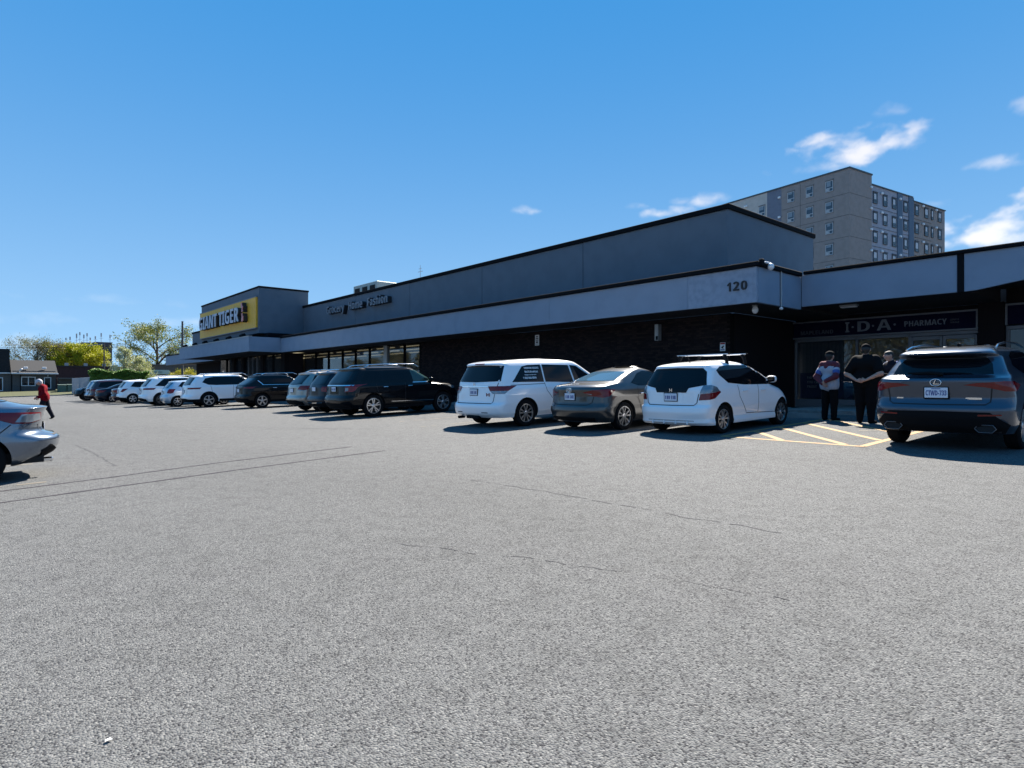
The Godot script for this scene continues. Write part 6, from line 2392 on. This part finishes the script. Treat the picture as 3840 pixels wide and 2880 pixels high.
# head looking along +x; f = forward tilt
func head_bones(neck: Vector3, look: Vector3, up: Vector3) -> Array:
	var side := look.cross(up).normalized()
	var c := neck + up * 0.135 + look * 0.015
	return [
		[neck - up * 0.02, neck + up * 0.09, 0.058, 0.055], [c + up * 0.012 - look * 0.018, c + up * 0.012 + look * 0.012, 0.090, 0.086], [c - up * 0.055 + look * 0.03, c - up * 0.075 + look * 0.045, 0.058, 0.036],
		[c + look * 0.085 + up * 0.012, c + look * 0.112 - up * 0.022, 0.010, 0.014], [c + look * 0.084 - up * 0.050 - side * 0.018, c + look * 0.084 - up * 0.050 + side * 0.018, 0.009, 0.009],
		[c + look * 0.082 + up * 0.03 - side * 0.045, c + look * 0.086 + up * 0.03 + side * 0.045, 0.012, 0.012],
		[c - side * 0.086 + up * 0.015, c - side * 0.092 - up * 0.025, 0.014, 0.011], [c + side * 0.086 + up * 0.015, c + side * 0.092 - up * 0.025, 0.014, 0.011],
	]


func limb(a: Vector3, b: Vector3, c: Vector3, r: Array) -> Array:
	return [[a, b, r[0], r[1]], [b, c, r[1], r[2]]]


func grown(bones: Array, by: float) -> Array:
	var o := []
	for b in bones:
		o.append([b[0], b[1], b[2] + by, b[3] + by])
	return o


# j: joints of the figure (local, facing +x). Builds the body and its clothes.
func person(label: String, where: Vector3, turn: float, j: Dictionary, c: Dictionary) -> Node3D:
	var o := thing("person", label, "person", where, turn)
	var bl: float = j.get("bulk", 1.0)
	var legs := []
	var arms := []
	for s in ["l", "r"]:
		legs += limb(j["hip_" + s], j["knee_" + s], j["ankle_" + s], [0.088 * bl, 0.06 * bl, 0.042])
		arms += limb(j["sh_" + s], j["el_" + s], j["wr_" + s], [0.055 * bl, 0.043 * bl, 0.029])
	var mid: Vector3 = (j.hip_l + j.hip_r) / 2.0
	var neck: Vector3 = j.neck
	var belly: Vector3 = mid.lerp(neck, 0.35) + j.get("front", Vector3(0.03, 0, 0))
	var chest: Vector3 = mid.lerp(neck, 0.74)
	var zs := Vector3(0, 0, 1).rotated(Vector3.UP, 0)
	var tw: float = 0.10 * bl
	var trunk := [[j.hip_l + Vector3(0, 0.05, 0), j.hip_r + Vector3(0, 0.05, 0), 0.105 * bl, 0.105 * bl], [belly - zs * 0.055 * bl, belly + zs * 0.055 * bl, 0.118 * bl, 0.118 * bl], [chest - zs * 0.09 * bl, chest + zs * 0.09 * bl, 0.118 * bl, 0.118 * bl], [j.sh_l.lerp(neck, 0.15), j.sh_r.lerp(neck, 0.15), 0.062 * bl, 0.062 * bl], [chest, neck, 0.09, 0.058], [belly, mid, 0.115 * bl, 0.1 * bl], [belly, chest, 0.115 * bl, 0.12 * bl]]
	var up: Vector3 = j.get("head_up", Vector3.UP)
	var look: Vector3 = j.get("look", Vector3.RIGHT)
	var head := flesh(head_bones(neck + up * 0.03, look, up), 0.009, 0.022)
	var hands := []
	for s in ["l", "r"]:
		var wr: Vector3 = j["wr_" + s]
		var to: Vector3 = j.get("hand_" + s, (wr - j["el_" + s]).normalized())
		var pm: Vector3 = j.get("palm_" + s, Vector3(0, 0, 1))
		pm = (pm - to * pm.dot(to)).normalized()
		hands.append(flesh(hand_bones(wr, to, to.cross(pm).normalized() * (1.0 if s == "l" else -1.0), pm), 0.006, 0.008))
	part(o, "body", joined([flesh(legs + arms + trunk, 0.02, 0.045), head] + hands), M.skin)
	# clothes follow the body a little outside it
	var pants := []
	for s in ["l", "r"]:
		pants += limb(j["hip_" + s], j["knee_" + s], j["ankle_" + s] - Vector3(0, 0.01, 0), [0.102 * bl, 0.082 * bl, 0.068])
	pants.append([j.hip_l + Vector3(0, 0.04, 0), j.hip_r + Vector3(0, 0.04, 0), 0.118 * bl, 0.118 * bl])
	pants.append([mid + Vector3(0, 0.06, 0), mid + Vector3(0, 0.12, 0), 0.12 * bl, 0.115 * bl])
	part(o, "trousers", flesh(pants, 0.017, 0.04), c.pants)
	var top := grown(trunk.slice(1), 0.018)
	top.append([j.hip_l + Vector3(0, 0.10, 0), j.hip_r + Vector3(0, 0.10, 0), 0.128 * bl, 0.128 * bl])
	if c.get("long_hem", false):
		top.append([j.hip_l + Vector3(0, 0.0, 0), j.hip_r + Vector3(0, 0.0, 0), 0.13 * bl, 0.13 * bl])
	var sleeves := []
	for s in ["l", "r"]:
		if c.get("short", false):
			sleeves.append([j["sh_" + s], j["sh_" + s].lerp(j["el_" + s], 0.72), 0.08 * bl, 0.078 * bl])
		else:
			sleeves += limb(j["sh_" + s], j["el_" + s], j["wr_" + s], [0.078 * bl, 0.064 * bl, 0.05])
	if c.has("sleeve"):
		part(o, "shirt", flesh(top, 0.016, 0.05), c.shirt)
		part(o, "sleeves", flesh(sleeves, 0.016, 0.03), c.sleeve)
	else:
		part(o, "shirt" if c.get("short", false) else "jacket", flesh(top + sleeves, 0.016, 0.05), c.shirt)
	var sh := []
	for s in ["l", "r"]:
		var an: Vector3 = j["ankle_" + s]
		var toe: Vector3 = j.get("toe_" + s, Vector3.RIGHT)
		sh.append(flesh([[an - toe * 0.04 - Vector3(0, 0.045, 0), an + toe * 0.14 - Vector3(0, 0.058, 0), 0.042, 0.03], [an + Vector3(0, 0.02, 0), an - Vector3(0, 0.04, 0), 0.048, 0.045]], 0.012, 0.03))
	part(o, "shoes", joined(sh), c.get("shoes", M.black_cloth))
	# hair and cap
	var hc: Vector3 = neck + up * 0.165 + look * 0.015
	var hair := [[hc + up * 0.02 - look * 0.03, hc + up * 0.03 + look * 0.0, 0.094, 0.088], [hc - look * 0.045, hc - look * 0.04 - up * 0.05, 0.075, 0.06]]
	part(o, "hair", flesh(hair, 0.010, 0.02), c.get("hair", M.hair))
	if c.has("cap"):
		var side := look.cross(up).normalized()
		var cap := [[hc + up * 0.042 - look * 0.025, hc + up * 0.042 + look * 0.02, 0.094, 0.092], [hc + up * 0.055, hc + up * 0.08, 0.07, 0.045], [hc + up * 0.03 + look * 0.085 - side * 0.045, hc + up * 0.03 + look * 0.085 + side * 0.045, 0.012, 0.012], [hc + up * 0.022 + look * 0.15 - side * 0.03, hc + up * 0.022 + look * 0.15 + side * 0.03, 0.008, 0.008], [hc + up * 0.026 + look * 0.06 - side * 0.05, hc + up * 0.02 + look * 0.15, 0.012, 0.008], [hc + up * 0.026 + look * 0.06 + side * 0.05, hc + up * 0.02 + look * 0.15, 0.012, 0.008]]
		part(o, "cap", flesh(cap, 0.009, 0.02), c.cap)
	return o


func standing(h: float, bulk := 1.0) -> Dictionary:
	var k := h / 1.75
	var s := 0.19 * k * (0.6 + 0.4 * bulk)
	return {
		"bulk": bulk, "hip_l": Vector3(0, 0.90, -0.095 * bulk) * Vector3(1, k, 1), "hip_r": Vector3(0, 0.90, 0.095 * bulk) * Vector3(1, k, 1),
		"knee_l": Vector3(0.015, 0.49 * k, -0.115), "knee_r": Vector3(0.015, 0.49 * k, 0.115), "ankle_l": Vector3(-0.01, 0.088, -0.125), "ankle_r": Vector3(-0.01, 0.088, 0.125),
		"neck": Vector3(0.01, 1.49 * k, 0), "sh_l": Vector3(0, 1.415 * k, -s), "sh_r": Vector3(0, 1.415 * k, s),
	}


func build_people() -> void:
	# man in white and maroon jersey, seen from behind, hands held behind his back
	var j := standing(1.64, 1.05)
	j.merge({"el_l": Vector3(-0.12, 1.06, -0.27), "wr_l": Vector3(-0.18, 0.90, -0.06), "el_r": Vector3(-0.12, 1.07, 0.26), "wr_r": Vector3(-0.20, 0.96, 0.05), "hand_l": Vector3(-0.2, -0.5, 0.8).normalized(), "hand_r": Vector3(-0.1, -0.6, -0.75).normalized(), "palm_l": Vector3(1, 0, 0), "palm_r": Vector3(1, 0, 0), "toe_l": Vector3(0.95, 0, -0.3), "toe_r": Vector3(0.95, 0, 0.3)})
	var o := person("man in white and maroon hooded jersey and cap with hands behind his back", on_ground(6.5, 15.85), -0.25, j, {"shirt": M.white_cloth, "sleeve": M.maroon_cloth, "pants": M.black_cloth, "cap": M.black_cloth, "long_hem": true})
	part(o, "hood", flesh([[Vector3(-0.06, 1.37, -0.14), Vector3(-0.06, 1.37, 0.14), 0.075, 0.075], [Vector3(-0.09, 1.30, 0), Vector3(-0.06, 1.36, 0), 0.07, 0.085], [Vector3(0.0, 1.36, -0.17), Vector3(0.0, 1.36, 0.17), 0.075, 0.075]], 0.014, 0.04), M.maroon_cloth)
	for s in [-1.0, 1.0]:
		for q in [0.42, 0.56]:
			var a := Vector3(0, 1.326, s * 0.182)
			var e := Vector3(-0.12, 1.065, s * 0.265)
			var p := a.lerp(e, q)
			var dd := (e - a).normalized() * 0.018
			part(o, "sleeve_stripe", flesh([[p - dd, p + dd, 0.082, 0.081]], 0.012, 0.02), M.white_cloth if q < 0.5 else M.blue_cloth)
	# big man in black with hands clasped behind
	j = standing(1.78, 1.32)
	j.merge({"el_l": Vector3(-0.10, 1.13, -0.37), "wr_l": Vector3(-0.21, 0.975, -0.10), "el_r": Vector3(-0.10, 1.13, 0.37), "wr_r": Vector3(-0.22, 0.985, 0.11), "hand_l": Vector3(-0.1, -0.15, 1).normalized(), "hand_r": Vector3(-0.1, -0.15, -1).normalized(), "palm_l": Vector3(1, 0, 0), "palm_r": Vector3(1, 0, 0), "toe_l": Vector3(0.9, 0, -0.35), "toe_r": Vector3(0.9, 0, 0.35), "look": Vector3(0.94, 0, -0.34), "front": Vector3(0.06, 0, 0)})
	o = person("heavy man in black T-shirt and trousers, cap on, hands clasped behind his back", on_ground(5.52, 15.4), -0.1, j, {"shirt": M.black_cloth, "short": true, "pants": M.black_cloth, "cap": M.black_cloth})
	# man facing them, leaning, papers in hand
	j = standing(1.68, 1.0)
	for q in ["neck", "sh_l", "sh_r"]:
		j[q] = j[q] + Vector3(0.16, -0.06, 0)
	j.merge({"el_l": Vector3(0.24, 1.02, -0.24), "wr_l": Vector3(0.42, 1.06, -0.12), "el_r": Vector3(0.24, 1.02, 0.24), "wr_r": Vector3(0.42, 1.07, 0.10), "look": Vector3(0.93, -0.35, 0).normalized(), "head_up": Vector3(0.35, 0.93, 0).normalized(), "palm_l": Vector3(0, 1, 0), "palm_r": Vector3(0, 1, 0)})
	o = person("man in dark jacket with blue and white shoulders holding papers beside the dark crossover", on_ground(5.2, 16.5), 2.5, j, {"shirt": M.navy_cloth, "sleeve": M.black_cloth, "pants": M.black_cloth})
	part(o, "yoke", flesh([[Vector3(0.14, 1.31, -0.19), Vector3(0.14, 1.31, 0.19), 0.082, 0.082]], 0.014, 0.03), M.blue_cloth)
	part(o, "shoulder_band", flesh([[Vector3(0.14, 1.345, 0.10), Vector3(0.15, 1.30, 0.21), 0.075, 0.076]], 0.012, 0.03), cloth(0.22, 0.25, 0.33))
	var pp := thing("paper_sheet", "white paper sheet held by the man in the dark jacket", "paper", o.position + Vector3(0.52, 1.12, 0).rotated(Vector3.UP, 2.5), 2.5)
	var sheet := box(pp, "sheet", Vector3.ZERO, Vector3(0.24, 0.006, 0.30), M.white_cloth)
	sheet.rotation.z = 0.25
	# old man in red walking across the lot
	j = {
		"bulk": 1.08, "hip_l": Vector3(0, 0.86, -0.10), "hip_r": Vector3(0, 0.86, 0.10), "knee_l": Vector3(0.12, 0.48, -0.09), "ankle_l": Vector3(0.16, 0.088, -0.08), "knee_r": Vector3(-0.08, 0.47, 0.10), "ankle_r": Vector3(-0.24, 0.12, 0.10),
		"neck": Vector3(0.10, 1.38, 0), "sh_l": Vector3(0.05, 1.32, -0.20), "sh_r": Vector3(0.05, 1.32, 0.20), "el_l": Vector3(-0.02, 1.05, -0.27), "wr_l": Vector3(0.16, 0.90, -0.25), "el_r": Vector3(0.06, 1.04, 0.27), "wr_r": Vector3(0.30, 0.90, 0.22),
		"look": Vector3(0.86, -0.5, 0).normalized(), "head_up": Vector3(0.5, 0.86, 0).normalized(), "palm_l": Vector3(0, -0.3, 1), "palm_r": Vector3(0, -0.3, -1), "toe_r": Vector3(0.8, -0.6, 0).normalized(),
	}
	person("stooped man in red jacket and white cap walking across the lot", on_ground(32.0, 2.15), PI - 0.25, j, {"shirt": M.red_cloth, "pants": M.navy_cloth, "cap": M.white_cloth, "hair": mat(0.5, 0.5, 0.5), "long_hem": true})


# ---------------------------------------------------------------- small things
func build_small_things() -> void:
	for q in [[8.6, 16.3, "chipped concrete wheel stop in front of the white hatchback"], [11.0, 16.3, "concrete wheel stop in front of the taupe sedan"], [3.9, 17.2, "concrete wheel stop in front of the dark slate crossover"]]:
		var w := thing("wheel_stop", q[2], "wheel stop", on_ground(q[0] - 0.9, q[1]), 0.0, "wheel stops along the walk")
		var t := Tris.new()
		t.prism(PackedVector2Array([Vector2(-0.09, -0.02), Vector2(0.09, -0.02), Vector2(0.065, 0.12), Vector2(-0.065, 0.12)]), Vector3(0, 0, -0.85), Vector3.RIGHT, Vector3.UP, Vector3(0, 0, 1.7))
		part(w, "block", t.mesh(), M.concrete)
	var l := thing("litter_scrap", "small white scrap of litter on the asphalt in the foreground", "litter", on_ground(2.78, 0.38, 0.006))
	var t := Tris.new()
	t.face([Vector3(-0.010, 0.002, -0.008), Vector3(0.008, 0.004, -0.010), Vector3(0.013, 0.001, 0.003), Vector3(0.001, 0.006, 0.009), Vector3(-0.012, 0.002, 0.005)], Vector3.UP)
	part(l, "scrap", t.mesh(), M.white_plastic)
